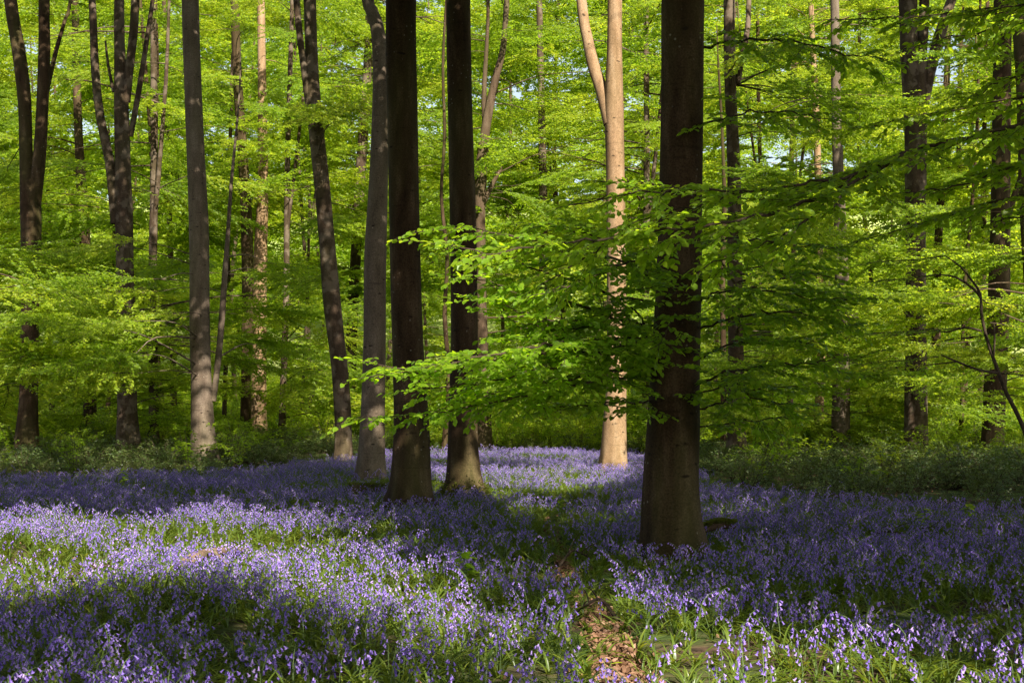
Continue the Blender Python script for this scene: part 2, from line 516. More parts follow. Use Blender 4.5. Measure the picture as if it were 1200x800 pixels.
# ------------------------------------------------------------------ setting: ground and path
gx = np.unique(np.concatenate([np.linspace(-500, -30, 24), np.linspace(-30, 30, 121), np.linspace(30, 500, 24)]))
gy = np.unique(np.concatenate([np.linspace(-80, 4, 15), np.linspace(4, 45, 124), np.linspace(45, 130, 60), np.linspace(130, 700, 50)]))
GX, GY = np.meshgrid(gx, gy)
V = np.stack([GX, GY, gz(GX, GY)], -1).reshape(-1, 3)
nx, ny = len(gx), len(gy)
i = np.arange(ny - 1)[:, None] * nx; j = np.arange(nx - 1)[None, :]
mb = MB(); mb.add(V, np.stack([i + j, i + j + 1, i + nx + j + 1, i + nx + j], -1).reshape(-1, 4))
tag(mb.build("ground", [M_GROUND]), "woodland floor of dark soil running back to a bright grassy slope beyond the trees", "ground", kind='structure')

PATH_PX = [(745, 830, .16), (722, 780, .12), (702, 735, .08), (680, 700, .08), (660, 660, .07), (647, 630, .06), (638, 610, .05)]
path_c = np.array([[*ground_at(a, b)[:2], w] for a, b, w in PATH_PX])
pc, pw = resample(np.c_[path_c[:, :2], np.zeros(len(path_c))], path_c[:, 2], 8)


def path_dist(x, y):
    """Distance to the path's centre line minus its half width."""
    d = np.full(len(x), 1e9)
    for p, w in zip(pc, pw):
        d = np.minimum(d, np.hypot(x - p[0], y - p[1]) - w)
    return d


Tn = norm(np.gradient(pc, axis=0)); Sd = np.stack([-Tn[:, 1], Tn[:, 0], 0 * Tn[:, 0]], -1)
rows = []
for k in np.linspace(-1, 1, 9):
    w = pw * (1 + 0.25 * np.sin(np.arange(len(pw)) * 1.3 + 3 * np.sign(k)))
    p = pc + Sd * (k * w)[:, None]
    p[:, 2] = gz(p[:, 0], p[:, 1]) + 0.012 * (1 - abs(k)) + 0.004
    rows.append(p)
V = np.stack(rows, 1); n = len(pc)
i = np.arange(n - 1)[:, None] * 9; j = np.arange(8)[None, :]
mb = MB(); mb.add(V.reshape(-1, 3), np.stack([i + j, i + 9 + j, i + 10 + j, i + j + 1], -1).reshape(-1, 4))
tag(mb.build("path", [M_PATH]), "narrow trodden path of brown dead leaves winding through the bluebells", "path", kind='structure')


# ------------------------------------------------------------------ trees
class Tree:
    pass


TREES = []


def make_tree(label, d, stems, bark, group=None, near=False, ztop=21.0, cat='tree', name='beech_tree', zone='B', lobes=0.035, flare=None, kids=None):
    """stems: lists of (px, py, width_px) from bottom to top at distance d; the first is the bole."""
    t = Tree(); t.d = d; t.bark = bark; t.zone = zone; t.near = near; t.lobes = lobes; t.boughs = []
    b = at(stems[0][0][0], HZ + CH * F / d, d)
    t.xy = b[:2].copy()
    t.base = np.array([b[0], d, float(gz(b[0], d))])
    t.root = empty(name, t.base)
    t.px = stems[0][0][0]
    tag(t.root, label, cat, group)
    t.stems = []
    for si, st in enumerate(stems):
        P = [at(a, bb, d) for a, bb, w in st]; R = [w / F * d / 2 for a, bb, w in st]
        if si:
            off = random.uniform(-0.25, 0.25) * d / 40
            for q in range(1, len(P)): P[q][1] += off * q
        if si == 0:
            while len(P) and P[0][2] < t.base[2] + 0.12: P.pop(0); r0 = R.pop(0)
            P.insert(0, np.array([t.base[0], d, t.base[2] - 0.12])); R.insert(0, R[0] * 1.12)
        # carry on above the frame, tapering, to the crown
        dirn = P[-1] - P[-2]; dirn = dirn / np.linalg.norm(dirn)
        dirn = norm(dirn * 0.6 + np.array([0, 0, 0.6]))
        z, r = P[-1][2], R[-1]
        top = max(z + 1.5, ztop) if st[-1][1] <= 25 else 0
        while z < top:
            step = min(3.0, top - z + 0.1)
            q = P[-1] + dirn * step + np.array([random.uniform(-.15, .15), random.uniform(-.15, .15), 0])
            r = max(0.03, r - step * R[0] * 0.045)
            P.append(q); R.append(r); z = q[2]
        t.stems.append((np.array(P), np.array(R)))
    t.flare = flare or (0.35, 0.3, 5)
    TREES.append(t)
    return t


def finish_tree(t):
    """Trunk with its limbs reaching to the boughs, as one tapering mesh."""
    mb = MB()
    for si, (P, R) in enumerate(t.stems):
        per = [max(2, int(np.linalg.norm(P[q + 1] - P[q]) / (0.12 if t.near else 0.5))) if P[q][2] < 12 else 3 for q in range(len(P) - 1)]
        A, r = resample(P, R, per)
        sides = (40 if t.near else 16) if si == 0 else (20 if t.near else 10)
        if t.zone == 'C': sides = 8
        tube(mb, A, r, sides, 0, t.lobes, hash((round(t.px), si)) % 1000, t.flare if si == 0 else None)
    for B, dirn in t.boughs:
        P0, R0 = min(t.stems, key=lambda s: np.min(np.linalg.norm(s[0] - B, axis=1)))
        dist = np.hypot(P0[:, 0] - B[0], P0[:, 1] - B[1]).min()
        za = np.clip(B[2] + random.uniform(-0.35, 0.25) * dist, 1.2, P0[-1][2] - 0.2)
        if dirn is None:
            if t in TREES: za = max(za, CH + HZ / F * t.d + .6)
            if za > P0[-1][2] - .1 or dist > 9: continue
        a = np.array([np.interp(za, P0[:, 2], P0[:, q]) for q in range(3)])
        if np.linalg.norm(a - B) < 0.1: continue
        dd = np.linalg.norm(a - B)
        mid = (a + B) / 2 + np.array([random.uniform(-.1, .1) * dd, random.uniform(-.1, .1) * dd, 0.06 * dd])
        A, r = resample([a, mid, B], [0.010 + 0.0055 * dd, 0.009 + 0.003 * dd, 0.008], 3)
        tube(mb, A, r, 5, 0, cap=False)
    o = mb.build("trunk", [t.bark], t.root, t.base)
    return o


# --- bough templates: flat fans of leafy twigs, the way beech carries its leaves
def bough_mesh(seed, L, W, leaf, step, every, T=LEAF_LO, FA=LEAF_LO_F, twigs=True, tilt=0.42, thick=0.16, mats=None):
    r = np.random.default_rng(seed)
    mb = MB()
    n = 9
    s = np.linspace(0, 1, n)
    ax = np.stack([s * L, 0.10 * L * np.sin(s * 3 + r.uniform(0, 6)) * s, -0.07 * L * s ** 2 + 0.03 * L * np.sin(s * 5 + r.uniform(0, 6)) * s], -1)
    tube(mb, ax, 0.011 * (1 - 0.8 * s) * max(1, L / 3), 4, 0, cap=False)
    pos = []; dr = []
    nt = int(L / every)
    for k in range(nt):
        u = 0.06 + 0.94 * (k + r.uniform(-.3, .3)) / nt
        u = min(max(u, 0.03), 1)
        p0 = np.array([np.interp(u, s, ax[:, q]) for q in range(3)])
        sgn = 1 if k % 2 else -1
        ang = sgn * r.uniform(0.65, 1.15)
        ln = W * (0.35 + 0.75 * math.sin(min(1, u * 1.15 + 0.12) * math.pi)) * r.uniform(0.55, 1.15)
        d0 = np.array([math.cos(ang), math.sin(ang), r.uniform(-thick, thick * .75)])
        m = 4
        q = np.linspace(0, 1, m)[:, None]
        tw = p0 + d0 * q * ln + np.array([0.25, 0, -0.10]) * ln * q ** 2
        if twigs: tube(mb, tw, np.linspace(0.005, 0.002, m) * max(1, L / 3), 3, 0, cap=False)
        nl = max(2, int(ln / step))
        for c in range(nl):
            w = (c + r.uniform(0.2, 0.8)) / nl
            pp = np.array([np.interp(w, q[:, 0], tw[:, z]) for z in range(3)])
            a2 = ang + (0.9 if c % 2 else -0.9) * r.uniform(0.6, 1.2)
            pos.append(pp + r.normal(0, 0.012, 3)); dr.append([math.cos(a2), math.sin(a2), r.uniform(-.45, .15)])
    nl = max(3, int(L / step * 0.5))
    for c in range(nl):
        u = r.uniform(0.35, 1.0)
        pp = np.array([np.interp(u, s, ax[:, z]) for z in range(3)])
        a2 = (1 if c % 2 else -1) * r.uniform(0.5, 1.1)
        pos.append(pp); dr.append([math.cos(a2), math.sin(a2), r.uniform(-.4, .2)])
    pos = np.array(pos); dr = np.array(dr); N_ = len(pos)
    up = np.c_[r.normal(0, tilt, (N_, 2)), np.ones(N_)]
    leaves(mb, pos, dr, up, leaf * r.uniform(0.7, 1.2, N_), T, FA, 1)
    return mb.mesh("bough", mats or [M_TWIG, M_LEAF], smooth=False)


MID = [bough_mesh(100 + k, 3.2, 1.3, 0.112, 0.034, 0.075, tilt=0.85, thick=0.42) for k in range(8)]
FARB = [bough_mesh(200 + k, 5.6, 2.1, 0.20, 0.062, 0.13, twigs=False, tilt=0.9, thick=0.5) for k in range(6)]


def add_bough(t, B, ang, scale, mesh, pitch=0.0, roll=0.0, limb=True):
    o = bpy.data.objects.new("bough", mesh)
    o.location = np.asarray(B) - t.base
    o.rotation_euler = (roll, pitch, ang)
    o.scale = (scale, scale * random.uniform(.85, 1.1), scale)
    link(o, t.root)
    if limb: t.boughs.append((np.asarray(B, float), ang))
    return o


# --- the trees that can be told apart in the photograph
T1 = make_tree("thickest dark beech nearest the camera, its trunk crossed by leafy green boughs", 14.5,
               [[(791, 656, 86), (789, 640, 79), (787, 615, 71), (786, 565, 66), (789, 500, 63), (791, 430, 59), (795, 340, 54), (797, 250, 51), (799, 150, 50.5), (800, 60, 50), (800.5, 0, 50)]],
               M_BARK_DARK, near=True, ztop=20, flare=(0.22, 0.22, 6), lobes=0.025)
T2 = make_tree("dark straight beech with a leafy spray across its lower trunk and a broad flared foot", 21.0,
               [[(479, 600, 66), (480, 585, 55), (481, 568, 49), (482, 530, 44.5), (482, 490, 42), (478, 400, 37), (475, 300, 36), (472, 150, 35.5), (470, 0, 35.5)]],
               M_BARK_DARK, near=True, ztop=20, flare=(0.32, 0.2, 6), lobes=0.025)
T3 = make_tree("dark beech with moss round its foot, just behind the broad footed beech", 23.2,
               [[(545, 588, 56), (544, 574, 48), (543, 556, 41), (542, 500, 35), (544, 400, 32.5), (543.5, 300, 32), (542, 230, 30.5), (537, 0, 28)]],
               M_BARK_DARK, near=True, ztop=20, flare=(0.35, 0.25, 5), lobes=0.035)
G1 = make_tree("grey brown beech half hidden behind the broad footed dark beech", 29.5,
               [[(434, 560, 36), (435, 540, 32), (437, 480, 28), (439, 400, 26), (440, 300, 26), (444, 200, 22), (446, 100, 19), (443, 40, 17), (435, 12, 15), (428, -10, 13)]],
               M_BARK_GREY, near=True, lobes=0.02, ztop=17)
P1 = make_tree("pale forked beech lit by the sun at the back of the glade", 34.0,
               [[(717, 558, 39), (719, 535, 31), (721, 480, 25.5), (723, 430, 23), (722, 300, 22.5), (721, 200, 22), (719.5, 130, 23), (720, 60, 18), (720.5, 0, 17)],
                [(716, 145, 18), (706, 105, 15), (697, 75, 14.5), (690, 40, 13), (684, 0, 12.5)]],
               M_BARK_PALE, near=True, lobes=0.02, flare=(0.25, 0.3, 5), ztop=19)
A1 = make_tree("twin stemmed dark beech at the far left whose two stems part like a V", 42,
               [[(31, 512, 28), (33, 470, 22), (35, 380, 20), (36, 300, 22), (36, 245, 24), (31, 190, 15), (29, 120, 15), (22, 60, 15.5), (12, 0, 15)],
                [(39, 245, 17), (47, 190, 15), (52, 130, 14), (56, 60, 13.5), (57, 0, 13)], [(54, 110, 6), (64, 60, 5), (74, 20, 4), (78, 0, 4)]],
               M_BARK_DARK, lobes=0.05, ztop=18)
A2 = make_tree("beech dividing into several upright stems above a dark lower trunk", 42,
               [[(150, 516, 30), (149, 480, 23), (148, 400, 21), (146, 300, 20), (145, 240, 20), (144, 190, 18), (142, 110, 16), (140, 50, 12.5), (139.5, 0, 12)],
                [(136, 262, 13), (128, 190, 11), (117, 140, 10.5), (110, 80, 10), (106, 0, 9)],
                [(147, 120, 12), (153, 85, 10.5), (160, 40, 10.5), (164, 0, 10)], [(153, 160, 6.5), (163, 110, 6.5), (172, 60, 6), (181, 5, 5), (184, -20, 5)],
                [(133, 108, 4), (125, 75, 3.5), (120, 45, 2.5)]],
               M_BARK_PATCH, lobes=0.05, ztop=18)
A3 = make_tree("slim straight grey trunk rising branchless with a thin side stem at its foot", 38,
               [[(239, 535, 32), (238, 510, 28), (236, 450, 24), (234, 380, 23.5), (233, 270, 23.5), (228, 150, 21), (223, 0, 20)],
                [(250, 470, 7), (256, 400, 7.5), (260, 320, 7), (262, 270, 5), (264, 210, 4), (268, 150, 3), (271, 90, 2), (270, 40, 1)]],
               M_BARK_GREY, lobes=0.02, ztop=19)
A4 = make_tree("ridged beech leaning a little with two stems twisting together overhead", 38,
               [[(401, 545, 27), (402, 500, 20), (398, 430, 19), (390, 360, 20), (384, 290, 18.5), (377, 215, 17.5), (369, 140, 18), (366, 90, 15), (363, 0, 15)],
                [(364, 140, 9), (358, 90, 8.5), (352, 40, 8), (349, 0, 8)]],
               M_BARK_PATCH, lobes=0.06, ztop=18)
A5 = make_tree("dark slender trunk touching a sunlit trunk to form a close pair", 50,
               [[(288, 520, 14), (288, 450, 11), (290, 350, 13), (289, 260, 14), (285, 190, 12), (279, 100, 11), (275, 0, 10)]], M_BARK_DARK, lobes=0.05)
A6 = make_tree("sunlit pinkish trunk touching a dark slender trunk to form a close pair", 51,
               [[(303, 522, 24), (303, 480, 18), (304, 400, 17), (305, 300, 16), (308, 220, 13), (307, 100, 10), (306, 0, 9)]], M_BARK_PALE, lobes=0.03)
A7 = make_tree("speckled pale birch glimpsed between the leaning ridged beech and the grey brown beech", 56,
               [[(410, 505, 13), (412, 400, 13), (418, 280, 12), (424, 180, 12), (431, 80, 11), (434, 0, 10)]], M_BARK_PATCH, name='birch_tree', lobes=0.03)
B1 = make_tree("brown beech with one thin fork near the top, right behind the nearest beech", 38,
               [[(863, 545, 30), (863, 510, 23), (862, 400, 18.5), (861, 300, 18), (860, 200, 15.5), (856, 100, 13.5), (855, 0, 13)],
                [(864, 100, 7), (871, 65, 7), (879, 30, 6.5), (882, 0, 6)]], M_BARK_PATCH, lobes=0.04)
B2 = make_tree("grey trunk with an orange left edge, half veiled by leaves behind the brambles", 45,
               [[(985, 540, 26), (985, 500, 22), (986, 430, 20), (987, 350, 18), (984, 250, 14), (980, 120, 11), (978, 0, 10)]], M_BARK_GREY)
B3 = make_tree("stout beech with leaf shadows on its sunlit foot, splitting in three high up", 40,
               [[(1075, 556, 34), (1074, 530, 29), (1073.5, 480, 27), (1073.5, 380, 24), (1073, 300, 23.5), (1073, 200, 25), (1072, 125, 27), (1066, 80, 20), (1064, 0, 21)],
                [(1076, 120, 18), (1079, 70, 13), (1082, 0, 12)], [(1081, 125, 15), (1090, 85, 14), (1100, 50, 14), (1113, 10, 12), (1122, -20, 11)]],
               M_BARK_PATCH, lobes=0.03, ztop=18)
B4 = make_tree("dark leaning trunk behind the bare curved sapling beside the bramble bank", 42,
               [[(1162, 545, 30), (1164, 500, 25), (1167, 430, 26), (1171, 330, 25), (1173, 220, 22), (1174, 100, 21), (1175, 0, 20)],
                [(1178, 260, 9), (1186, 240, 8), (1196, 215, 7), (1210, 180, 6), (1240, 120, 4), (1260, 60, 1.5)]], M_BARK_DARK, lobes=0.03)
B5 = make_tree("trunk cut off by the right edge of the view, leaning in overhead", 36,
               [[(1225, 540, 26), (1216, 400, 22), (1205, 250, 19), (1200, 100, 18), (1194, 0, 18)]], M_BARK, lobes=0.03)
C1 = make_tree("wavy many limbed beech showing through leaves behind the moss footed beech", 47,
               [[(568, 515, 17), (565, 400, 14), (563, 300, 13), (563, 210, 14), (569, 150, 11), (580, 95, 9), (590, 55, 7), (594, 0, 6)],
                [(563, 230, 7), (570, 190, 6), (567, 120, 6), (571, 40, 4), (572, 0, 4)], [(565, 240, 7), (577, 215, 6), (588, 195, 3)]], M_BARK, lobes=0.07)
C2 = make_tree("thin wandering dark stem between the two tall dark beeches in the middle", 45,
               [[(521, 520, 6), (526, 440, 5.5), (521, 370, 5), (524, 300, 4.5), (517, 230, 4.2), (521, 160, 4), (519, 80, 3.5), (523, 0, 3)]], M_BARK_DARK, lobes=0.08)
C3 = make_tree("thin pale speckled stem left of the sunlit forked beech", 54,
               [[(637, 515, 11), (636, 400, 10), (637, 260, 9.5), (635, 150, 9), (632, 0, 7)]], M_BARK_PATCH, name='birch_tree')
C4 = None and make_tree("very thin lit stem beside the pale speckled stem", 60,
               [[(624, 512, 7), (625, 350, 6.5), (622, 200, 6), (620, 0, 5)]], M_BARK_PALE, name='birch_tree')
A8 = make_tree("dark trunk seen between the V stemmed twin and the several stemmed beech", 55,
               [[(105, 515, 18), (105, 440, 14), (102, 330, 12), (97, 240, 13), (92, 160, 10), (88, 0, 8)]], M_BARK_DARK)
D1 = make_tree("dark slender trunk right of the stout three way split beech", 58,
               [[(1098, 520, 13), (1097, 420, 10.5), (1098, 320, 10), (1104, 200, 9), (1110, 80, 7), (1112, 0, 6)]], M_BARK_DARK)
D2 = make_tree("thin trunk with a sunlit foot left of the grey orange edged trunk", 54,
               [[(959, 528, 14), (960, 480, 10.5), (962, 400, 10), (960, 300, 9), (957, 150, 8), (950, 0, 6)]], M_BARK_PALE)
D3 = make_tree("thin companion stem close against the left of the thin forked brown beech", 44,
               [[(848, 535, 9), (848, 450, 7), (847, 330, 6), (849, 240, 5), (846, 150, 3.5), (842, 80, 2.5), (840, 30, 1)]], M_BARK_DARK)
LFT = make_tree("beech just outside the left edge whose bright layered boughs reach into view", 36,
                [[(-70, 540, 28), (-68, 400, 24), (-66, 200, 22), (-64, 0, 20)]], M_BARK)
RGT = make_tree("beech just outside the right edge whose long leafy boughs reach across the nearest beech", 12.5,
                [[(1400, 700, 82), (1395, 500, 66), (1390, 250, 58), (1388, 0, 55)]], M_BARK_DARK, near=True, ztop=19)
MAIN = list(TREES)
SHORT = [(-70, "the left edge"), (31, "the V stemmed twin"), (150, "the several stemmed beech"), (239, "the branchless grey trunk"), (303, "the sunlit pinkish trunk"),
         (401, "the leaning ridged beech"), (479, "the broad footed beech"), (544, "the moss footed beech"), (717, "the pale forked beech"),
         (790, "the nearest beech"), (863, "the thin forked brown beech"), (985, "the orange edged trunk"), (1075, "the stout split beech"), (1162, "the dark leaning trunk"), (1290, "the right edge")]

# --- thin trees farther back, one by one
mid_px = [(62, 62), (125, 64), (192, 52), (205, 60), (262, 56), (352, 66), (365, 70), (330, 50), (505, 66), (655, 68), (757, 52),
          (905, 60), (925, 66), (1020, 62), (1130, 64), (1148, 56), (180, 47), (1125, 49), (-30, 60), (1225, 62)]
mid_px += [(-110, 75), (40, 80), (140, 84), (275, 82), (380, 90), (450, 84), (590, 86), (700, 88), (835, 92), (940, 98), (1055, 92), (1170, 90), (1310, 76)]
SLOT = {}
for a, d in mid_px:
    k = max(q for q in range(len(SHORT)) if SHORT[q][0] <= max(a, -70)) if a > -70 else 0
    k = min(k, len(SHORT) - 2)
    SLOT.setdefault((k, d >= 72), []).append((a, d))
ORD = ["first", "second", "third", "fourth", "fifth", "sixth", "seventh"]
for (k, far), items in sorted(SLOT.items()):
    items.sort()
    for q, (a, d) in enumerate(items):
        lab = "thinnest farthest trunk" if far else "thin distant trunk"
        lab = ("lone " + lab if len(items) == 1 else ORD[q] + " from left, " + lab) + " between %s and %s" % (SHORT[k][1].replace("the ", "", 1), SHORT[k + 1][1].replace("the ", "", 1))
        lab = lab.replace("between left edge", "between the left edge").replace("and right edge", "and the right edge")
        w = random.uniform(0.14, 0.32) / d * F
        lean = random.uniform(-30, 30); sw = random.uniform(-6, 6)
        st = [[(a, 520, w * 1.25), (a + lean * .1, 470, w), (a + lean * .3 + sw, 340, w * .9), (a + lean * .7 - sw, 180, w * .75), (a + lean, 0, w * .6)]]
        if random.random() < 0.5:
            s2 = random.choice([-1, 1])
            st.append([(a + lean * .5, 270, w * .6), (a + lean * .6 + s2 * 9, 200, w * .5), (a + lean * .8 + s2 * 20, 90, w * .4), (a + lean + s2 * 26, 0, w * .3)])
        make_tree(lab, d, st, random.choice([M_BARK, M_BARK_DARK, M_BARK_DARK, M_BARK_PATCH]), group="thin trees standing far back in the wood", zone='C' if far else 'B', lobes=0.05,
                  ztop=16 if not far else 20)

# --- boughs of the middle distance: denser where the photograph is, with gaps where the bright slope and sky show
GAPS = [(160, 238, 34, 26), (100, 222, 22, 16), (355, 262, 30, 40), (415, 150, 14, 60), (905, 172, 46, 22), (960, 190, 50, 20), (1045, 255, 44, 26), (1120, 60, 40, 40), (1130, 170, 26, 30), (610, 150, 20, 14),
        (250, 60, 14, 14), (75, 75, 12, 10), (330, 190, 20, 20), (1190, 230, 20, 40), (690, 205, 12, 10)]


def gap(px, py):
    g = 0
    for a, b, rx, ry in GAPS:
        q = ((px - a) / rx) ** 2 + ((py - b) / ry) ** 2
        if q < 1.6: g = max(g, 1 - q / 1.6)
    return g


TXY = np.array([t.xy for t in TREES])


def nearest_tree(B, zones=('B', 'C'), maxd=11):
    d = np.hypot(TXY[:, 0] - B[0], TXY[:, 1] - B[1])
    for k in np.argsort(d):
        t = TREES[k]
        if t in (T1, T2, T3, RGT, P1, G1, C2, C3, D3): continue
        if t.zone in zones and d[k] > 0.3: return t, d[k]
    return None, 0


def place(px, py, d, mesh, L, smin, smax, keep=1.0, pitch=None, cull=True):
    if random.random() < gap(px, py) * keep * 1.35: return
    P = at(px, py, d)
    if P[2] < gz(P[0], P[1]) + 0.7: return
    if cull:
        # keep the sun's way to the lit trunks open
        u, v = uv(P)
        if d < 46 and lit(u, v)[0] and random.random() < 0.8: return
    t, dist = nearest_tree(P)
    if t is None: return
    ang = math.atan2(P[1] - t.xy[1], P[0] - t.xy[0]) + random.uniform(-.5, .5)
    sc = random.uniform(smin, smax)
    back = np.array([math.cos(ang), math.sin(ang), 0]) * L * sc * 0.5
    add_bough(t, P - back, ang, sc, mesh, pitch if pitch is not None else random.uniform(-.2, .32), random.uniform(-.35, .35), limb=dist < 9)


N_B, N_C = 1150, 1100
for k in range(N_B):
    px = random.uniform(-60, 1260); py = random.uniform(-60, 495)
    if py > 290 and random.random() < (.85 if 530 < px < 740 else .55): continue
    d = 43 + 17 * min(1, max(0, (460 - py) / 460)) + random.uniform(0, 9)
    place(px, py, d, random.choice(MID), 3.2, 0.75, 1.5)
for k in range(N_C):
    px = random.uniform(-80, 1280); py = random.uniform(-70, 490)
    if py > 330 and random.random() < .72: continue
    place(px, py, 72 + 24 * min(1, max(0, (460 - py) / 460)) + random.uniform(0, 18), random.choice(FARB), 5.6, 0.7, 1.3, keep=1.2, cull=False)
for k in range(130):       # low lit layers at the wood's front
    if 540 < (qx := random.uniform(-40, 1240)) < 730: continue
    place(qx, random.uniform(330, 475), random.uniform(42.5, 47), random.choice(MID), 3.2, 0.5, 0.95)
for k in range(330):       # upper layers
    place(random.uniform(-60, 1260), random.uniform(-60, 260), random.uniform(46, 57), random.choice(MID), 3.2, 0.6, 1.15)
# named layers nearer than that
LAYERS = [(20, 338, 35), (80, 336, 34), (130, 330, 36), (40, 372, 35), (100, 378, 34), (150, 372, 36), (10, 398, 35), (60, 402, 34), (120, 410, 35), (170, 395, 37), (20, 428, 34), (90, 432, 36), (150, 440, 38), (30, 300, 37), (100, 290, 38),
          (200, 310, 40), (200, 430, 40), (310, 400, 42), (300, 330, 43), (350, 360, 44), (380, 130, 36), (400, 130, 37), (390, 260, 40), (350, 320, 41),
          (985, 350, 36), (1030, 346, 36), (1080, 350, 35), (1120, 360, 36), (1000, 400, 37), (1050, 395, 36), (1140, 405, 33), (1180, 420, 33), (1100, 440, 37), (1040, 440, 38), (980, 430, 38), (1160, 345, 36), (1190, 390, 34), (1130, 470, 39),
          (930, 440, 36), (890, 420, 34), (920, 380, 33), (950, 330, 32), (900, 300, 30), (880, 350, 32), (840, 470, 34), (880, 480, 36), 
          (590, 450, 44), (640, 460, 44), (680, 450, 42), (620, 480, 46), 
          (1100, 250, 37), (1130, 300, 36), (1180, 300, 36), (1020, 300, 38), (960, 270, 36), (920, 240, 36), (900, 200, 35), (970, 150, 36), (940, 100, 36), (1000, 60, 36), (900, 60, 36), (1130, 120, 35), (1150, 60, 36), (1020, 120, 37)]
for a, b, d in LAYERS:
    for q in range(2):
        place(a + random.uniform(-22, 22), b + random.uniform(-8, 8), d + random.uniform(-1.5, 1.5), random.choice(MID), 3.2, 0.6, 1.05, keep=0.4, cull=False, pitch=random.uniform(-.05, .12))


# ------------------------------------------------------------------ close boughs with single leaves (nearest beech and the one outside the right edge)
def near_branch(tree, pts, r0, tw=0.62, dens=1.3, seed=0, leaf=0.068, droop=0.05, gapbase=0.0):
    """pts: (px, py, d) from the trunk outwards. Returns the branch mesh object and its leaves (pos, dir, up, size)."""
    r = np.random.default_rng(seed)
    P = np.array([at(*p) for p in pts])
    A, R = resample(P, np.linspace(r0, 0.004, len(P)), 6)
    A[1:-1] += r.normal(0, 0.012, (len(A) - 2, 3))
    mb = MB(); tube(mb, A, R, 7, 0)
    seg = np.linalg.norm(np.diff(A, axis=0), axis=1); cum = np.concatenate([[0], np.cumsum(seg)]); L = cum[-1]
    pos, dr, up, sz = [], [], [], []

    def emit(p, d0, k):
        a = (1 if k % 2 else -1) * r.uniform(0.45, 1.0)
        c, s_ = math.cos(a), math.sin(a)
        v = np.array([d0[0] * c - d0[1] * s_, d0[0] * s_ + d0[1] * c, d0[2] - r.uniform(-0.15, 0.4)])
        pos.append(p + r.normal(0, 0.006, 3)); dr.append(v); up.append([r.normal(0, .5), r.normal(-.35, .5), 1]); sz.append(leaf * r.uniform(0.65, 1.2))

    def twig(p0, d0, ln, rad, lvl):
        q = np.linspace(0, 1, 5)[:, None]
        bend = np.array([r.uniform(-.2, .2), r.uniform(-.2, .2), -droop - r.uniform(0, .15)])
        tp = p0 + d0 * q * ln + bend * ln * q ** 2
        tube(mb, tp, np.linspace(rad, 0.0014, 5), 4, 0, cap=False)
        n = max(2, int(ln / 0.042 * dens))
        for k in range(n):
            w = (k + 0.6) / n
            p = np.array([np.interp(w, q[:, 0], tp[:, z]) for z in range(3)])
            emit(p, norm(d0 + 2 * bend * w), k)
        if lvl:
            for k in range(int(ln / 0.17)):
                w = r.uniform(0.2, 0.85)
                p = np.array([np.interp(w, q[:, 0], tp[:, z]) for z in range(3)])
                a = (1 if k % 2 else -1) * r.uniform(0.5, 0.9); c, s_ = math.cos(a), math.sin(a)
                d1 = np.array([d0[0] * c - d0[1] * s_, d0[0] * s_ + d0[1] * c, d0[2] + r.uniform(-.15, .1)])
                twig(p, norm(d1), ln * r.uniform(.3, .5), rad * .6, 0)

    k = 0; s = max(0.12, gapbase)
    while s < L:
        p = np.array([np.interp(s, cum, A[:, z]) for z in range(3)])
        i0 = min(len(seg) - 1, np.searchsorted(cum, s) - 1)
        d0 = norm(A[i0 + 1] - A[i0])
        a = (1 if k % 2 else -1) * r.uniform(0.5, 1.15); c, s_ = math.cos(a), math.sin(a)
        d1 = norm(np.array([d0[0] * c - d0[1] * s_, d0[0] * s_ + d0[1] * c, d0[2] * .4 + r.uniform(-.32, .22)]))
        f = 0.45 + 0.75 * math.sin(min(1, 0.15 + 0.85 * s / L) * math.pi)
        twig(p, d1, tw * f * r.uniform(.6, 1.15), 0.0035, 1)
        s += r.uniform(0.10, 0.17) / max(dens, .3); k += 1
    twig(A[-1], norm(A[-1] - A[-2]), tw * .5, 0.003, 0)
    o = mb.build("branch", [M_TWIG], tree.root, P[0])
    return o, (np.array(pos), np.array(dr), np.array(up), np.array(sz))


def leaf_objects(tree, made, limit=300):
    """The largest leaves in view as single leaves of their branch, the rest as one part of the tree."""
    allp = [(bi, k) for bi, (o, L) in enumerate(made) for k in range(len(L[0]))]
    score = []
    for bi, k in allp:
        P, sz = made[bi][1][0][k], made[bi][1][3][k]
        x, y = pix(P)
        vis = -20 < x[0] < 1220 and -20 < y[0] < 820
        score.append((sz / P[1]) if vis else 0)
    order = np.argsort(-np.array(score))
    chosen = set(order[:limit].tolist())
    one = MB(); leaves(one, [[0, 0, 0]], [[1, 0, 0]], [[0, 0, 1]], [1.0], LEAF_HI, LEAF_HI_F)
    me = one.mesh("leaf", [M_LEAF_NEAR])
    rest = MB()
    acc = [[], [], [], []]
    for idx, (bi, k) in enumerate(allp):
        o, L = made[bi]
        if idx in chosen:
            x = norm(L[1][k]); y = norm(np.cross(L[2][k], x)); z = np.cross(x, y)
            lf = bpy.data.objects.new("leaf", me)
            lf.location = L[0][k] - tree.base - np.array(o.location)
            lf.rotation_euler = Matrix(np.stack([x, y, z], 1).tolist()).to_euler()
            s_ = L[3][k]; lf.scale = (s_, s_, s_)
            link(lf, o)
        else:
            for q in range(4): acc[q].append(L[q][k])
    leaves(rest, acc[0], acc[1], acc[2], acc[3], LEAF_HI, LEAF_HI_F)
    o = rest.build("leaves", [M_LEAF_NEAR], tree.root, tree.base)
    o['kind'] = 'stuff'


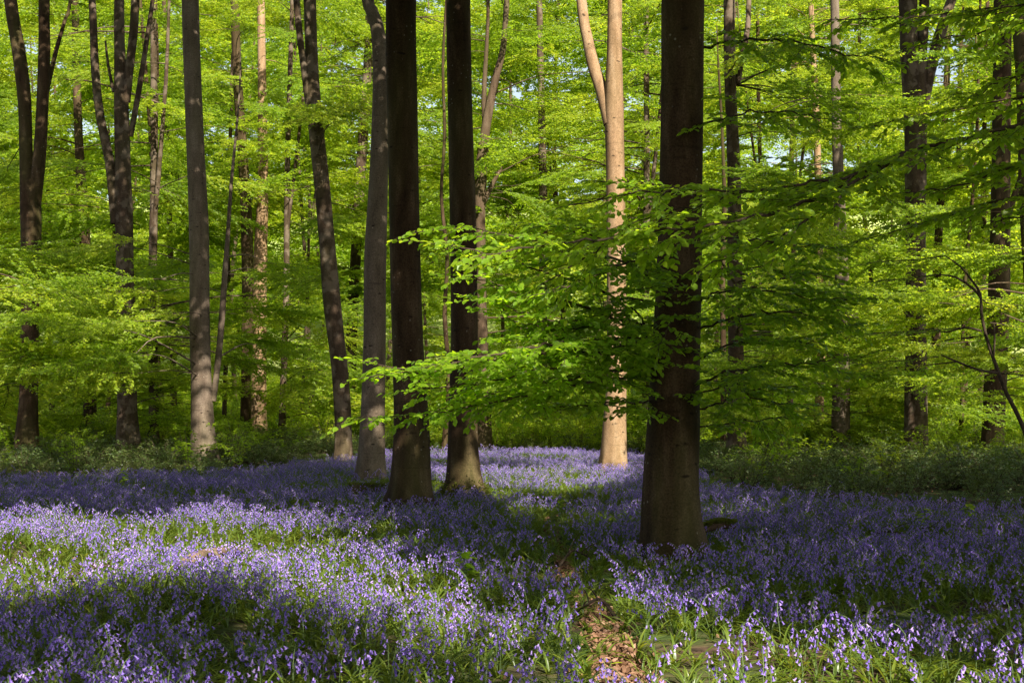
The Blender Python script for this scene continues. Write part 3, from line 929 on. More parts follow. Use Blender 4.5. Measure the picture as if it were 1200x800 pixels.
t1b = [
    ([(775, 392, 14.9), (735, 404, 14.4), (680, 420, 13.8), (620, 436, 13.3), (560, 448, 13.0), (490, 456, 12.8)], .020, .62),
    ([(775, 398, 14.9), (720, 396, 14.2), (660, 402, 13.6), (600, 410, 13.2), (530, 425, 12.9), (440, 440, 12.7)], .018, .58),
    ([(772, 384, 15.0), (720, 372, 14.6), (660, 352, 14.2), (590, 335, 14.0), (540, 322, 13.8)], .014, .55),
    ([(772, 470, 15.0), (735, 472, 14.6), (690, 474, 14.3), (640, 478, 14.1)], .010, .5),
    ([(775, 300, 14.9), (730, 310, 14.3), (680, 330, 13.8), (630, 345, 13.5)], .012, .55),
    ([(815, 452, 14.9), (850, 436, 14.5), (900, 428, 14.1), (960, 424, 13.8), (1010, 418, 13.5)], .014, .6),
    ([(815, 480, 14.9), (845, 471, 14.7), (880, 458, 14.5), (930, 452, 14.3)], .012, .5),
    ([(812, 498, 14.9), (845, 499, 14.8), (890, 492, 14.6), (930, 490, 14.5)], .010, .45),
    ([(820, 385, 14.9), (860, 372, 14.5), (910, 366, 14.2), (960, 372, 14.0), (1000, 380, 13.8)], .013, .55),
    ([(820, 330, 14.9), (860, 316, 14.4), (920, 318, 14.0), (975, 325, 13.8)], .012, .55),
    ([(772, 440, 15.0), (700, 446, 14.2), (620, 462, 13.7), (540, 478, 13.4), (470, 488, 13.2), (420, 490, 13.1)], .014, .6),
    ([(772, 415, 15.0), (690, 412, 14.2), (600, 420, 13.5), (510, 434, 13.1), (430, 424, 12.9)], .014, .6),
    ([(775, 320, 15.0), (700, 300, 14.4), (620, 282, 13.9), (550, 268, 13.6), (490, 272, 13.4)], .013, .6),
    ([(772, 405, 15.0), (700, 380, 14.4), (640, 372, 14.0), (570, 352, 13.7)], .011, .6),
    ([(775, 360, 15.0), (700, 340, 14.5), (640, 318, 14.2), (580, 300, 14.0), (530, 290, 13.9)], .013, .6),
    ([(772, 430, 15.0), (715, 436, 14.4), (650, 450, 14.0), (590, 462, 13.8), (540, 470, 13.7)], .013, .58),
    ([(772, 340, 15.0), (720, 290, 14.6), (670, 270, 14.3), (620, 262, 14.1)], .011, .6),
    ([(772, 410, 15.0), (740, 360, 14.6), (700, 380, 14.3), (650, 385, 14.1), (600, 375, 14.0)], .011, .6),
    ([(818, 420, 14.9), (860, 402, 14.5), (910, 398, 14.2), (960, 402, 14.0)], .012, .6),
    ([(820, 355, 14.9), (850, 340, 14.6), (900, 342, 14.3), (960, 350, 14.0), (1020, 350, 13.8)], .012, .6),
    ([(818, 290, 14.9), (860, 280, 14.5), (920, 285, 14.2), (980, 290, 14.0)], .012, .6),
    ([(816, 465, 14.9), (850, 452, 14.6), (900, 470, 14.4), (950, 474, 14.3)], .010, .5),
    ([(824, 145, 15.0), (870, 134, 14.4), (920, 132, 13.9), (975, 140, 13.5)], .012, .5),
    ([(825, 55, 15.0), (870, 48, 14.5), (925, 48, 14.0), (990, 64, 13.6), (1040, 70, 13.3)], .014, .55),
    ([(790, 372, 14.3), (780, 390, 14.0), (772, 410, 13.9)], .006, .35),
    ([(795, 345, 14.3), (785, 340, 14.0), (770, 335, 13.9), (745, 340, 13.8)], .006, .4),
]
made = []
for k, (pts, r0, tw) in enumerate(t1b):
    made.append(near_branch(T1, [(a, b, d - .45) for a, b, d in pts], r0, tw, seed=40 + k))
leaf_objects(T1, made)

rb = [
    ([(1388, 95, 12.5), (1250, 130, 12.5), (1140, 160, 12.3), (1060, 180, 12.1), (1000, 205, 11.8), (930, 218, 11.6), (870, 226, 11.4), (800, 246, 11.2), (735, 262, 11.0)], .022, .62),
    ([(1060, 180, 12.1), (980, 225, 11.6), (900, 250, 11.2), (820, 265, 11.0), (740, 275, 10.8), (660, 285, 10.7), (580, 296, 10.6), (510, 285, 10.6)], .018, .6),
    ([(1000, 205, 11.8), (940, 262, 11.4), (880, 295, 11.2), (830, 310, 11.0)], .012, .5),
    ([(1388, 40, 12.5), (1260, 70, 12.5), (1190, 90, 12.4), (1140, 110, 12.3)], .016, .45),
    ([(1388, 150, 12.5), (1280, 170, 12.4), (1200, 190, 12.3), (1130, 215, 12.2), (1070, 225, 12.1)], .018, .55),
    ([(1388, -40, 12.5), (1280, -15, 12.3), (1200, 5, 12.1), (1140, 18, 12.0)], .016, .5),
    ([(1388, 120, 12.5), (1280, 110, 12.8), (1180, 118, 13.2), (1090, 135, 13.5), (1010, 150, 13.7)], .014, .5),
    ([(1388, 190, 12.5), (1270, 215, 12.9), (1170, 235, 13.3), (1080, 262, 13.6), (1000, 285, 13.8)], .014, .5),
    ([(1388, 30, 12.5), (1270, 20, 13.2), (1160, 12, 13.8), (1060, 20, 14.2), (960, 24, 14.4)], .014, .5),
    ([(1388, 220, 12.5), (1290, 235, 12.6), (1210, 250, 12.7), (1150, 262, 12.7)], .014, .42),
    ([(870, 226, 11.4), (800, 222, 11.0), (730, 228, 10.8), (670, 240, 10.6)], .010, .5),
    ([(740, 262, 11.0), (690, 300, 10.9), (640, 330, 10.9)], .008, .45),
    ([(1388, 0, 12.5), (1240, 20, 13.0), (1150, 36, 13.5), (1080, 50, 13.8)], .014, .42),
]
made = []
for k, (pts, r0, tw) in enumerate(rb):
    made.append(near_branch(RGT, pts, r0, tw, seed=80 + k))
leaf_objects(RGT, made)

# ------------------------------------------------------------------ trees added outside the view so their crowns shade the glade
SHADE_TREES = []
for (x, y, lab) in [(-9.5, 6, "beech added out of view for shade, beside the left of the bluebells"), (9.5, 2, "beech added out of view for shade, to the right of the photographer"),
                    (3.5, -7, "beech added out of view for shade, close behind the photographer"), (14.5, 14, "beech added out of view for shade, right of the glade"),
                    (16.5, -9, "beech added out of view for shade, well behind to the right"), (-15, 21, "beech added out of view for shade, left of the glade")]:
    t = Tree(); t.d = y; t.bark = M_BARK; t.zone = 'X'; t.near = False; t.lobes = 0.03; t.boughs = []; t.px = x * 10
    t.base = np.array([x, y, float(gz(x, y))]); t.xy = t.base[:2]; t.flare = (0.35, 0.3, 5)
    t.root = empty("beech_tree", t.base); tag(t.root, lab, "tree")
    t.stems = [(np.array([[x, y, t.base[2] - .1], [x + .1, y, 2], [x, y + .15, 8], [x - .2, y, 13], [x, y, 20]]), np.array([.36, .28, .24, .18, .05]))]
    SHADE_TREES.append(t)

# unseen canopy leaves shaped for the light: sampled by where their shade falls, above the frame, open over the lit places
cw = [t for t in TREES if t in (T1, T2, T3, G1, P1, RGT, LFT, A1, A2, A3, A4, B1, B3, B4)] + SHADE_TREES
CXY = np.array([t.xy for t in cw])
NCL = 20500
u = rng.uniform(-26, 24, NCL); v = rng.uniform(-18, 56, NCL)
keep = (np.abs(u) < 6 + np.maximum(v, 0) * 0.42) & (rng.random(NCL) < np.where(v < 9.5, .55, 1.0) * np.where(v < 30, 1.0, np.where(v < 37, 0.42, 0.06)))
keep &= ~((v > 22) & (noise2(u, v, 1.9, 7.0) > .42))
u, v = u[keep], v[keep]
NTR = len(u)
for t in TREES:  # extra unseen leaf clusters added to keep these trunks in shade
    if t in (A1, A2, A3, A4, B1, B3, B4, T1, T2, T3, G1):
        m = 130 if t.d > 30 else (150 if t is T1 else 90)
        hz = rng.uniform(.8, 1.5 + HZ / F * t.d + 1, m)
        off = rng.normal(0, .5, m)
        if t is B3: hz = np.maximum(hz, 3.2)
        if t is T1: hz[:60] = rng.uniform(.3, 2.4, 60)
        tu, tv = uv(np.stack([np.full(m, t.xy[0]) + off, np.full(m, t.xy[1]), hz], -1))
        u = np.concatenate([u, tu]); v = np.concatenate([v, tv])
NTR = len(u) - NTR
thin = (u > -3.2) & (u < 3.4) & (v > 12.3) & (v < 20.5) & (rng.random(len(u)) > .2) & (np.abs(u - (1.67 - .467 * (v - 14.2))) > .75)  # clusters thinned so that sun reaches the close boughs
thin[-NTR:] = False
u, v = u[~thin], v[~thin]
zmin = np.maximum((3.6 + 0.288 * v) / (1 - 0.288 * S[1] / S[2]), 7.0)
z = zmin + rng.uniform(0, 6.5, len(u))
per = 28
ctr = np.stack([u + S[0] / S[2] * (z - .3), v + S[1] / S[2] * (z - .3), z], -1)
pos = (ctr[:, None, :] + rng.normal(0, 1, (len(ctr), per, 3)) * np.array([.62, .62, .10])).reshape(-1, 3)
uu, vv = uv(pos)
ok = ~lit(uu + rng.normal(0, .18, len(uu)), vv + rng.normal(0, .22, len(uu)))
px_, py_ = pix(pos)
ok &= ~((pos[:, 1] > 0.3) & (py_ > -14) & (px_ > -60) & (px_ < 1260))
pos = pos[ok]
own = np.argmin((pos[:, None, 0] - CXY[None, :, 0]) ** 2 + (pos[:, None, 1] - CXY[None, :, 1]) ** 2, 1)
for k, t in enumerate(cw):
    p = pos[own == k]
    if len(p) < 20: continue
    mb = MB()
    a = rng.uniform(0, 6.28, len(p))
    leaves(mb, p, np.stack([np.cos(a), np.sin(a), rng.normal(0, .2, len(p))], -1), np.c_[rng.normal(0, .3, (len(p), 2)), np.ones(len(p))], rng.uniform(.2, .36, len(p)), LEAF_LO, LEAF_LO_F)
    o = mb.build("crown", [M_SHADE_CANOPY], t.root, t.base, smooth=False); o['kind'] = 'stuff'  # unseen crown, its leaves placed for the shade they cast
    for q in range(min(14, len(p) // 60)):
        t.boughs.append((p[rng.integers(len(p))], None))
for t in TREES + SHADE_TREES:
    finish_tree(t)

# moss round the foot of the third beech (part of that tree)
mb = MB(); n = 2600
a = rng.uniform(0, 6.28, n); h = np.abs(rng.normal(0, .13, n))
rr = 0.30 + 0.16 * np.exp(-h / .12)
p = np.stack([T3.base[0] + rr * np.cos(a) * rng.uniform(.95, 1.15, n), T3.base[1] + rr * np.sin(a) * rng.uniform(.95, 1.15, n), T3.base[2] + h + .03], -1)
dd = np.stack([np.cos(a), np.sin(a), rng.uniform(0, 1.5, n)], -1)
leaves(mb, p, dd, np.c_[rng.normal(0, .5, (n, 2)), np.ones(n)], rng.uniform(.03, .06, n), LEAF_LO, LEAF_LO_F)
o = mb.build("moss", [M_MOSS], T3.root, T3.base, smooth=False); o['kind'] = 'stuff'


# ------------------------------------------------------------------ scatter (countless small plants as one object each)
def template_collection(name, meshes):
    c = bpy.data.collections.new(name)
    for k, me in enumerate(meshes):
        c.objects.link(bpy.data.objects.new(name + "_%02d" % k, me))
    return c


def scatter(name, P, rot, scl, coll, nvar):
    me = bpy.data.meshes.new(name)
    n = len(P)
    me.vertices.add(n); me.vertices.foreach_set('co', np.asarray(P, np.float32).ravel())
    a = me.attributes.new('rot', 'FLOAT_VECTOR', 'POINT'); a.data.foreach_set('vector', np.asarray(rot, np.float32).ravel())
    a = me.attributes.new('scl', 'FLOAT', 'POINT'); a.data.foreach_set('value', np.asarray(scl, np.float32))
    a = me.attributes.new('idx', 'INT', 'POINT'); a.data.foreach_set('value', rng.integers(0, nvar, n).astype(np.int32))
    o = bpy.data.objects.new(name, me); link(o)
    g = bpy.data.node_groups.new(name, 'GeometryNodeTree')
    g.interface.new_socket('Geometry', in_out='INPUT', socket_type='NodeSocketGeometry')
    g.interface.new_socket('Geometry', in_out='OUTPUT', socket_type='NodeSocketGeometry')
    gi = g.nodes.new('NodeGroupInput'); go = g.nodes.new('NodeGroupOutput')
    ci = g.nodes.new('GeometryNodeCollectionInfo'); ci.inputs[0].default_value = coll
    ci.inputs['Separate Children'].default_value = True; ci.inputs['Reset Children'].default_value = True
    ip = g.nodes.new('GeometryNodeInstanceOnPoints'); ip.inputs['Pick Instance'].default_value = True

    def attr(nm, ty):
        q = g.nodes.new('GeometryNodeInputNamedAttribute'); q.data_type = ty; q.inputs[0].default_value = nm
        return q.outputs[0]
    g.links.new(gi.outputs[0], ip.inputs['Points'])
    g.links.new(ci.outputs[0], ip.inputs['Instance'])
    g.links.new(attr('idx', 'INT'), ip.inputs['Instance Index'])
    er = g.nodes.new('FunctionNodeEulerToRotation'); g.links.new(attr('rot', 'FLOAT_VECTOR'), er.inputs[0])
    g.links.new(er.outputs[0], ip.inputs['Rotation'])
    g.links.new(attr('scl', 'FLOAT'), ip.inputs['Scale'])
    g.links.new(ip.outputs[0], go.inputs[0])
    md = o.modifiers.new(name, 'NODES'); md.node_group = g
    return o


# bluebell: arching stalk, bells hanging on one side, a few strap leaves
def bell_mesh(mb, p, d, ln, rad, r, mat):
    d = norm(np.asarray(d)); a = norm(np.cross(d, [0.3, 0.2, 1])); b = np.cross(d, a)
    k = 6; th = np.arange(k) / k * 6.283 + r.uniform(0, 1)
    rings = []
    for s, w in ((0, .45), (.35, .8), (.8, .85), (1.0, 1.75)):
        rings.append(p + d * ln * s + (np.cos(th)[:, None] * a + np.sin(th)[:, None] * b) * rad * w)
    # the six tips curl back
    rings[-1][::1] -= d * ln * 0.05
    V = np.concatenate(rings); i = (np.arange(3) * k)[:, None]; j = np.arange(k)[None, :]; j2 = (j + 1) % k
    mb.add(V, np.stack([i + j, i + j2, i + k + j2, i + k + j], -1).reshape(-1, 4), mat)


def bluebell_parts(seed):
    r = np.random.default_rng(seed)
    h = r.uniform(.22, .37)
    lean = r.uniform(.01, .05); a0 = r.uniform(0, 6.28); ca, sa = math.cos(a0), math.sin(a0)
    s = np.linspace(0, 1, 8)
    off = lean * s + 0.07 * np.maximum(0, s - .65) ** 1.3 / .35 ** 1.3
    zz = h * (s - 0.32 * np.maximum(0, s - .75) ** 2 / .25 ** 2 * .35)
    st = np.stack([off * ca, off * sa, zz], -1)
    stalk = MB(); tube(stalk, st, np.linspace(.0032, .0016, 8), 5, 0)
    fl = MB(); nb = int(r.integers(5, 10))
    for k in range(nb):
        u = 0.52 + 0.48 * (k + r.uniform(.1, .9)) / nb
        p = np.array([np.interp(u, s, st[:, q]) for q in range(3)])
        a = a0 + r.uniform(-1.0, 1.0) + (1.5 if k % 2 else -1.2) * (1 - u) * 1.2
        hx, hy = math.cos(a), math.sin(a)
        q = p + np.array([hx, hy, .25]) * r.uniform(.010, .024)
        tube(fl, [p, (p + q) / 2 + np.array([0, 0, .004]), q], [.0012, .001, .001], 3, 1, cap=False)
        bell_mesh(fl, q, [hx * .45, hy * .45, -1 + .5 * (u > .93)], r.uniform(.016, .023), .0052, r, 0)
    lv = MB(); strap(lv, r, int(r.integers(3, 6)), .16, .28)
    return stalk, fl, lv


def strap(mb, r, n, l0, l1, mat=0, spread=1.0):
    for k in range(n):
        a = r.uniform(0, 6.28); ln = r.uniform(l0, l1); w = r.uniform(.0055, .0095)
        s = np.linspace(0, 1, 5); el = r.uniform(.9, 1.35)
        x = ln * s * math.cos(el) * spread + .35 * ln * s ** 2.2 * spread
        zz = ln * s * math.sin(el) - .34 * ln * s ** 2.6
        c = np.stack([x * math.cos(a), x * math.sin(a), zz], -1) + np.array([math.cos(a) * .012, math.sin(a) * .012, 0])
        sd = np.array([-math.sin(a), math.cos(a), 0]); ww = w * np.array([.8, 1, .95, .7, .1])[:, None]
        V = np.concatenate([c - sd * ww + [0, 0, .002], c - [0, 0, .001], c + sd * ww + [0, 0, .002]])
        i = np.arange(4)
        mb.add(V, np.concatenate([np.stack([i, i + 1, i + 6, i + 5], -1), np.stack([i + 5, i + 6, i + 11, i + 10], -1)]), mat)


NV = 8
parts = [bluebell_parts(300 + k) for k in range(NV)]
full = []
for k in range(NV):
    st, fl, lv = bluebell_parts(300 + k)
    mb = MB()
    for src, m in ((st, 1), (fl, 0), (lv, 2)):
        base = mb.n
        mb.v += src.v; mb.f += [f + base for f in src.f]; mb.n += src.n
        mb.m += [np.full(len(f), (m if src is not fl else 0), np.int32) if src is not fl else mm for f, mm in zip(src.f, src.m)]
    full.append(mb.mesh("bluebell", [M_PETAL, M_STALK, M_GRASS]))
C_BELL = template_collection("bluebell_kind", full)
tuft = []
for k in range(6):
    r = np.random.default_rng(500 + k); mb = MB(); strap(mb, r, 9, .10, .24, spread=1.15); tuft.append(mb.mesh("tuft", [M_GRASS]))
C_TUFT = template_collection("tuft_kind", tuft)

FAR_EDGE = [(-200, 568), (120, 567), (250, 563), (340, 552), (430, 543), (520, 539), (740, 539), (790, 550), (850, 580), (950, 594), (1050, 602), (1200, 612), (1400, 616)]
FE = np.array(FAR_EDGE)


def edge_d(x, y):
    px = 600 + x / y * F
    return CH * F / (np.interp(px, FE[:, 0], FE[:, 1]) - HZ)


def field(n, dmin=6.3, dmax=48, p=1.0):
    """Random points over the glade, uniform on the ground."""
    y = np.sqrt(rng.uniform(dmin ** 2, dmax ** 2, n)); x = rng.uniform(-1, 1, n) * (.43 * y + 2.2)
    return x, y


def tree_clear(x, y, pad=0.02):
    m = np.ones(len(x), bool)
    for t in TREES:
        if t.d < 48:
            k = 0.24 if t.near else 0.1
            m &= np.hypot(x - t.xy[0], (y - t.xy[1] + k) * np.where(y < t.xy[1], .62, 1.0)) > t.stems[0][1][0] * 1.05 + pad + rng.uniform(0, k, len(x))
    return m


x, y = field(158000)
e = edge_d(x, y)
pdist = path_dist(x, y)
dens = 0.42 + 0.6 * noise2(x, y, 1.1, 1.0) + .5 * noise2(x, y, 2.9, 4.0)
px = 600 + x / y * F; py = HZ + CH / y * F
# the greener openings of the carpet
for a, b, rx, ry, s_ in [(300, 650, 150, 18, .5), (480, 640, 60, 12, .4), (530, 575, 40, 10, .4), (640, 562, 60, 8, .3), (640, 590, 70, 22, .6), (705, 770, 40, 60, .5), (645, 640, 50, 40, .6), (420, 575, 80, 16, .5), (60, 668, 80, 16, .5)]:
    dens -= s_ * np.exp(-(((px - a) / rx) ** 2 + ((py - b) / ry) ** 2))
for a, b, rx, ry, s_ in [(230, 715, 190, 26, .45), (90, 760, 180, 40, .3), (980, 660, 200, 30, .25)]:
    dens += s_ * np.exp(-(((px - a) / rx) ** 2 + ((py - b) / ry) ** 2))
dens = np.clip(dens, .04, 1)
dens *= sstep(-0.1, .30, pdist) * (y < e + rng.normal(0, .8, len(x)))
keep = (rng.random(len(x)) < dens) & tree_clear(x, y)
x, y = x[keep], y[keep]
z = gz(x, y)
# the nearest 300 in view are single plants
px = 600 + x / y * F; py = HZ - (z + .32 - CH) / y * F
inview = (px > 4) & (px < 1196) & (py < 792)
order = np.argsort(np.where(inview, y, 1e9))[:300]
single = np.zeros(len(x), bool); single[order] = True
meshes = []
for k in range(NV):
    st, fl, lv = parts[k]
    meshes.append((st.mesh("stalk", [M_STALK]), fl.mesh("flower_head", [M_PETAL, M_STALK]), lv.mesh("leaves", [M_GRASS])))
for q in order:
    k = random.randrange(NV); s_ = random.uniform(.85, 1.15)
    b = bpy.data.objects.new("bluebell", meshes[k][0])
    b.location = (x[q], y[q], z[q] - .005); b.rotation_euler = (random.uniform(-.08, .08), random.uniform(-.08, .08), random.uniform(0, 6.28)); b.scale = (s_, s_, s_)
    tag(link(b), "violet bluebell on an arching green stalk in the front rows of the carpet", "flower", "bluebells in the front rows")
    for nm, me in (("flower_head", meshes[k][1]), ("leaves", meshes[k][2])):
        link(bpy.data.objects.new(nm, me), b)['kind'] = 'stuff'
x2, y2, z2 = x[~single], y[~single], z[~single]
n = len(x2)
o = scatter("bluebell_carpet", np.stack([x2, y2, z2 - .005], -1), np.c_[rng.normal(0, .13, (n, 2)), rng.uniform(0, 6.28, n)], rng.uniform(.68, 1.12, n), C_BELL, NV)
tag(o, "violet blue carpet of bluebells spread over the glade between the trees", "flowers", kind='stuff')

# strap leaves and grass between the flowers
x, y = field(43000, 6.3, 46)
e = edge_d(x, y); pdist = path_dist(x, y)
keep = (rng.random(len(x)) < np.clip(.75 + .4 * noise2(x, y, 1.7, 2.0), .15, 1) * np.maximum(sstep(-.20, .14, pdist), .12 + .75 * sstep(9.5, 12, y))) & (y < e + 1) & tree_clear(x, y)
x, y = x[keep], y[keep]; n = len(x)
o = scatter("grass", np.stack([x, y, gz(x, y) - .005], -1), np.c_[rng.normal(0, .1, (n, 2)), rng.uniform(0, 6.28, n)], rng.uniform(.7, 1.15, n), C_TUFT, 6)
tag(o, "fresh green strap leaves and grass growing between the bluebells", "grass", kind='stuff')

# dead leaves on the path and thinly everywhere
dl = []
for k in range(5):
    r = np.random.default_rng(700 + k); T = LEAF_HI.copy(); T[:, 2] = T[:, 2] * r.uniform(-4, 5) + 1.1 * (T[:, 0] - .5) ** 2 * r.uniform(-1, 1.5)
    mb = MB(); leaves(mb, [[-.035, 0, .004]], [[1, 0, 0]], [[0, 0, 1]], [.05], T, LEAF_HI_F); dl.append(mb.mesh("dead_leaf", [M_LITTER]))
C_DEAD = template_collection("dead_leaf_kind", dl)
x, y = field(26000, 6.3, 34); pdist = path_dist(x, y)
x3 = rng.choice(len(pc), 5200); x3 = x3[rng.random(5200) < np.clip(1.6 - pc[x3, 1] / 12, .15, 1)]; xp = pc[x3, 0] + rng.normal(0, 1, len(x3)) * pw[x3] * .7; yp = pc[x3, 1] + rng.normal(0, .35, len(x3))
keep = rng.random(len(x)) < .18
x = np.concatenate([x[keep], xp]); y = np.concatenate([y[keep], yp]); n = len(x)
o = scatter("leaf_litter", np.stack([x, y, gz(x, y) + .012 + rng.uniform(0, .02, n)], -1), np.c_[rng.normal(0, .6, (n, 2)), rng.uniform(0, 6.28, n)], rng.uniform(.6, 1.25, n), C_DEAD, 5)
tag(o, "brown dead beech leaves lying on the path and under the flowers", "leaves", kind='stuff')


# bramble and low undergrowth
def bramble_mesh(seed, R, H, n, leaf, mat, stems=10):
    r = np.random.default_rng(seed); mb = MB()
    pos, dr = [], []
    for k in range(stems):
        a = r.uniform(0, 6.28); ln = R * r.uniform(.7, 1.5)
        s = np.linspace(0, 1, 6)
        c = np.stack([ln * s * math.cos(a), ln * s * math.sin(a), H * r.uniform(.7, 1.25) * np.sin(np.clip(s * r.uniform(1.6, 2.7), 0, 3.0))], -1)
        tube(mb, c, np.linspace(.006, .002, 6), 4, 0, cap=False)
        for q in range(n // stems):
            w = r.uniform(.12, 1); p = np.array([np.interp(w, s, c[:, z]) for z in range(3)])
            b = r.uniform(0, 6.28)
            for t_ in (-.9, 0, .9):
                pos.append(p + np.array([math.cos(b), math.sin(b), 0]) * .03 + r.normal(0, .02, 3)); dr.append([math.cos(b + t_), math.sin(b + t_), r.uniform(-.5, .3)])
    pos = np.array(pos); m = len(pos)
    leaves(mb, pos, dr, np.c_[r.normal(0, .45, (m, 2)), np.ones(m)], leaf * r.uniform(.6, 1.2, m), LEAF_LO, LEAF_LO_F, 1)
    return mb.mesh("bramble", [M_TWIG, mat], smooth=False)


C_BR = template_collection("bramble_kind", [bramble_mesh(800 + k, .65, .62, 170, .066, M_BRAMBLE, 12) for k in range(5)])
x = rng.uniform(-.52, .52, 30000); y = np.sqrt(rng.uniform(18 ** 2, 100 ** 2, 30000)); x = x * y
e = edge_d(x, y); px = 600 + x / y * F
band = (y > e + .3 + rng.exponential(.8, len(x)) * (rng.random(len(x)) < .7) - 1.6 * (rng.random(len(x)) < .06)) & (y < 62)
side = np.clip(np.abs(px - 620) / 260, 0.25, 1)
keep = band & (rng.random(len(x)) < np.where(y < e + 16, .75, .4) * side * (.6 + .7 * noise2(x, y, .7, 3.0))) & tree_clear(x, y, .25)
x, y = x[keep], y[keep]; n = len(x); e = edge_d(x, y)
o = scatter("bramble_thicket", np.stack([x, y, gz(x, y) - .03], -1), np.c_[rng.normal(0, .1, (n, 2)), rng.uniform(0, 6.28, n)], rng.uniform(.4, 1.1, n) * (.55 + .45 * sstep(0, 5, y - e)) * np.clip(.85 + .4 * noise2(x, y, 1.3, 5.0), .45, 1.25) * (1 + .5 * sstep(42, 56, y)), C_BR, 5)
tag(o, "low dark bramble thicket banked behind the bluebells on both sides", "brambles", kind='stuff')
# brighter green undergrowth farther back and young shoots through the brambles
C_UN = template_collection("undergrowth_kind", [bramble_mesh(850 + k, .55, 1.0, 150, .085, M_LEAF, 9) for k in range(5)])
x = rng.uniform(-.46, .46, 26000); y = np.sqrt(rng.uniform(22 ** 2, 112 ** 2, 26000)); x = x * y; e = edge_d(x, y)
keep = (y > e + 1) & (rng.random(len(x)) < np.where(y < 46, .04, np.where(y < 62, .45, .13))) & tree_clear(x, y, .3)
x, y = x[keep], y[keep]; n = len(x)
o = scatter("undergrowth", np.stack([x, y, gz(x, y) - .03], -1), np.c_[rng.normal(0, .1, (n, 2)), rng.uniform(0, 6.28, n)], rng.uniform(.5, 1.1, n) * (1 + .7 * sstep(45, 80, y)), C_UN, 5)
tag(o, "bright green undergrowth filling the wood behind the brambles", "undergrowth", kind='stuff')

# far wood beyond the last trees
C_FW = template_collection("far_bough_kind", FARB)
n = 800
y = rng.uniform(112, 150, n); x = rng.uniform(-.42, .42, n) * y; zz = gz(x, y) + np.abs(rng.normal(0, 1, n)) * 9 + 5
px_, py_ = pix(np.stack([x, y, zz], -1))
ok = np.array([random.random() > gap(a, b) * 1.7 for a, b in zip(px_, py_)])
x, y, zz = x[ok], y[ok], zz[ok]; n = len(x)
o = scatter("far_woods", np.stack([x, y, zz], -1), np.c_[rng.normal(0, .2, (n, 2)), rng.uniform(0, 6.28, n)], rng.uniform(.9, 1.6, n), C_FW, 6)
tag(o, "green mass of far wood closing the view behind the thin trunks", "woods", kind='stuff')


# ------------------------------------------------------------------ single small things
# fallen branch lying in the lit bluebells
mb = MB()
pts = [ground_at(a, b, h) for a, b, h in [(206, 667, .06), (216, 661, .16), (232, 652, .22), (252, 647, .20), (275, 645, .14), (292, 644, .05)]]
A, R = resample(pts, [.05, .055, .05, .045, .035, .02], 6)
root = empty("fallen_branch", (A[0][0], A[0][1], float(gz(A[0][0], A[0][1])))); tag(root, "curved dead branch lying bare in the sunlit bluebells", "log")
tube(mb, A, R, 12, 0, .06, 3); mb.build("bough", [M_LOG], root, A[0])
mb = MB(); q = A[14]; B, r2 = resample([q, q + np.array([.12, -.1, .03]), q + np.array([.3, -.2, -.12])], [.022, .016, .006], 4)
tube(mb, B, r2, 7, 0); mb.build("stub", [M_LOG], root, q)
# mossy log right of the nearest beech
# dead twigs dropped among the flowers
for k, (a, b, ang, ln, lab) in enumerate([(450, 604, .4, .9, "dark heap-like dead twig against the foot of the broad footed beech"), (735, 562, 2.6, 1.0, "dark forked twig lying by the foot of the pale forked beech"),
        (690, 563, .3, .8, "small dark twig lying in the far sunlit bluebells"), (70, 684, .25, .8, "thin dead twig lying in the bluebells near the left edge"),
        (655, 668, 1.0, .6, "short dead twig across the narrow part of the path"), (1000, 640, .2, .9, "thin dead twig in the shaded bluebells right of the nearest beech"), (725, 742, 2.2, .45, "short brown twig on the dead leaves of the path")]):
    r = np.random.default_rng(950 + k); g0 = ground_at(a, b); g0[2] = gz(g0[0], g0[1])
    root = empty("fallen_twig", g0); tag(root, lab, "twig")
    d0 = np.array([math.cos(ang), math.sin(ang), 0]); mb = MB()
    A, R = resample([g0 + [0, 0, .04], g0 + d0 * ln * .4 + [0, .05, .16], g0 + d0 * ln * .75 + [0, -.03, .12], g0 + d0 * ln + [0, 0, .05]], [.014, .012, .009, .004], 5)
    tube(mb, A, R, 6, 0)
    for q in range(4):
        p = A[3 + q * 3]; v = np.array([math.cos(ang + r.uniform(-1, 1)), math.sin(ang + r.uniform(-1, 1)), r.uniform(.1, .8)]) * ln * r.uniform(.2, .4)
        B, r2 = resample([p, p + v * .5 + [0, 0, .02], p + v], [.007, .005, .002], 3); tube(mb, B, r2, 5, 0)
    mb.build("wood", [M_TWIG], root, g0)
root = empty("mossy_log", ground_at(843, 622))
a0 = ground_at(822, 620, .22); a1 = ground_at(862, 616, .24)
mb = MB(); A, R = resample([a0, (a0 + a1) / 2 + np.array([0, .05, .03]), a1], [.05, .055, .03], 6); tube(mb, A, R, 12, 0, .05, 8); mb.build("wood", [M_BARK], root, A[0])
tag(root, "short mossy log beside the foot of the nearest beech", "log")
mb = MB(); n = 900; t_ = rng.uniform(0, 1, n); c = np.stack([np.interp(t_, np.linspace(0, 1, len(A)), A[:, z]) for z in range(3)], -1); a = rng.uniform(.2, 2.9, n)
p = c + np.stack([0 * a, np.cos(a), np.sin(a)], -1) * .05
leaves(mb, p, np.stack([rng.normal(0, .7, n), np.cos(a), np.sin(a)], -1), np.c_[rng.normal(0, .5, (n, 2)), np.ones(n)], rng.uniform(.02, .04, n), LEAF_LO, LEAF_LO_F)
o = mb.build("moss", [M_MOSS], root, A[0], smooth=False); o['kind'] = 'stuff'
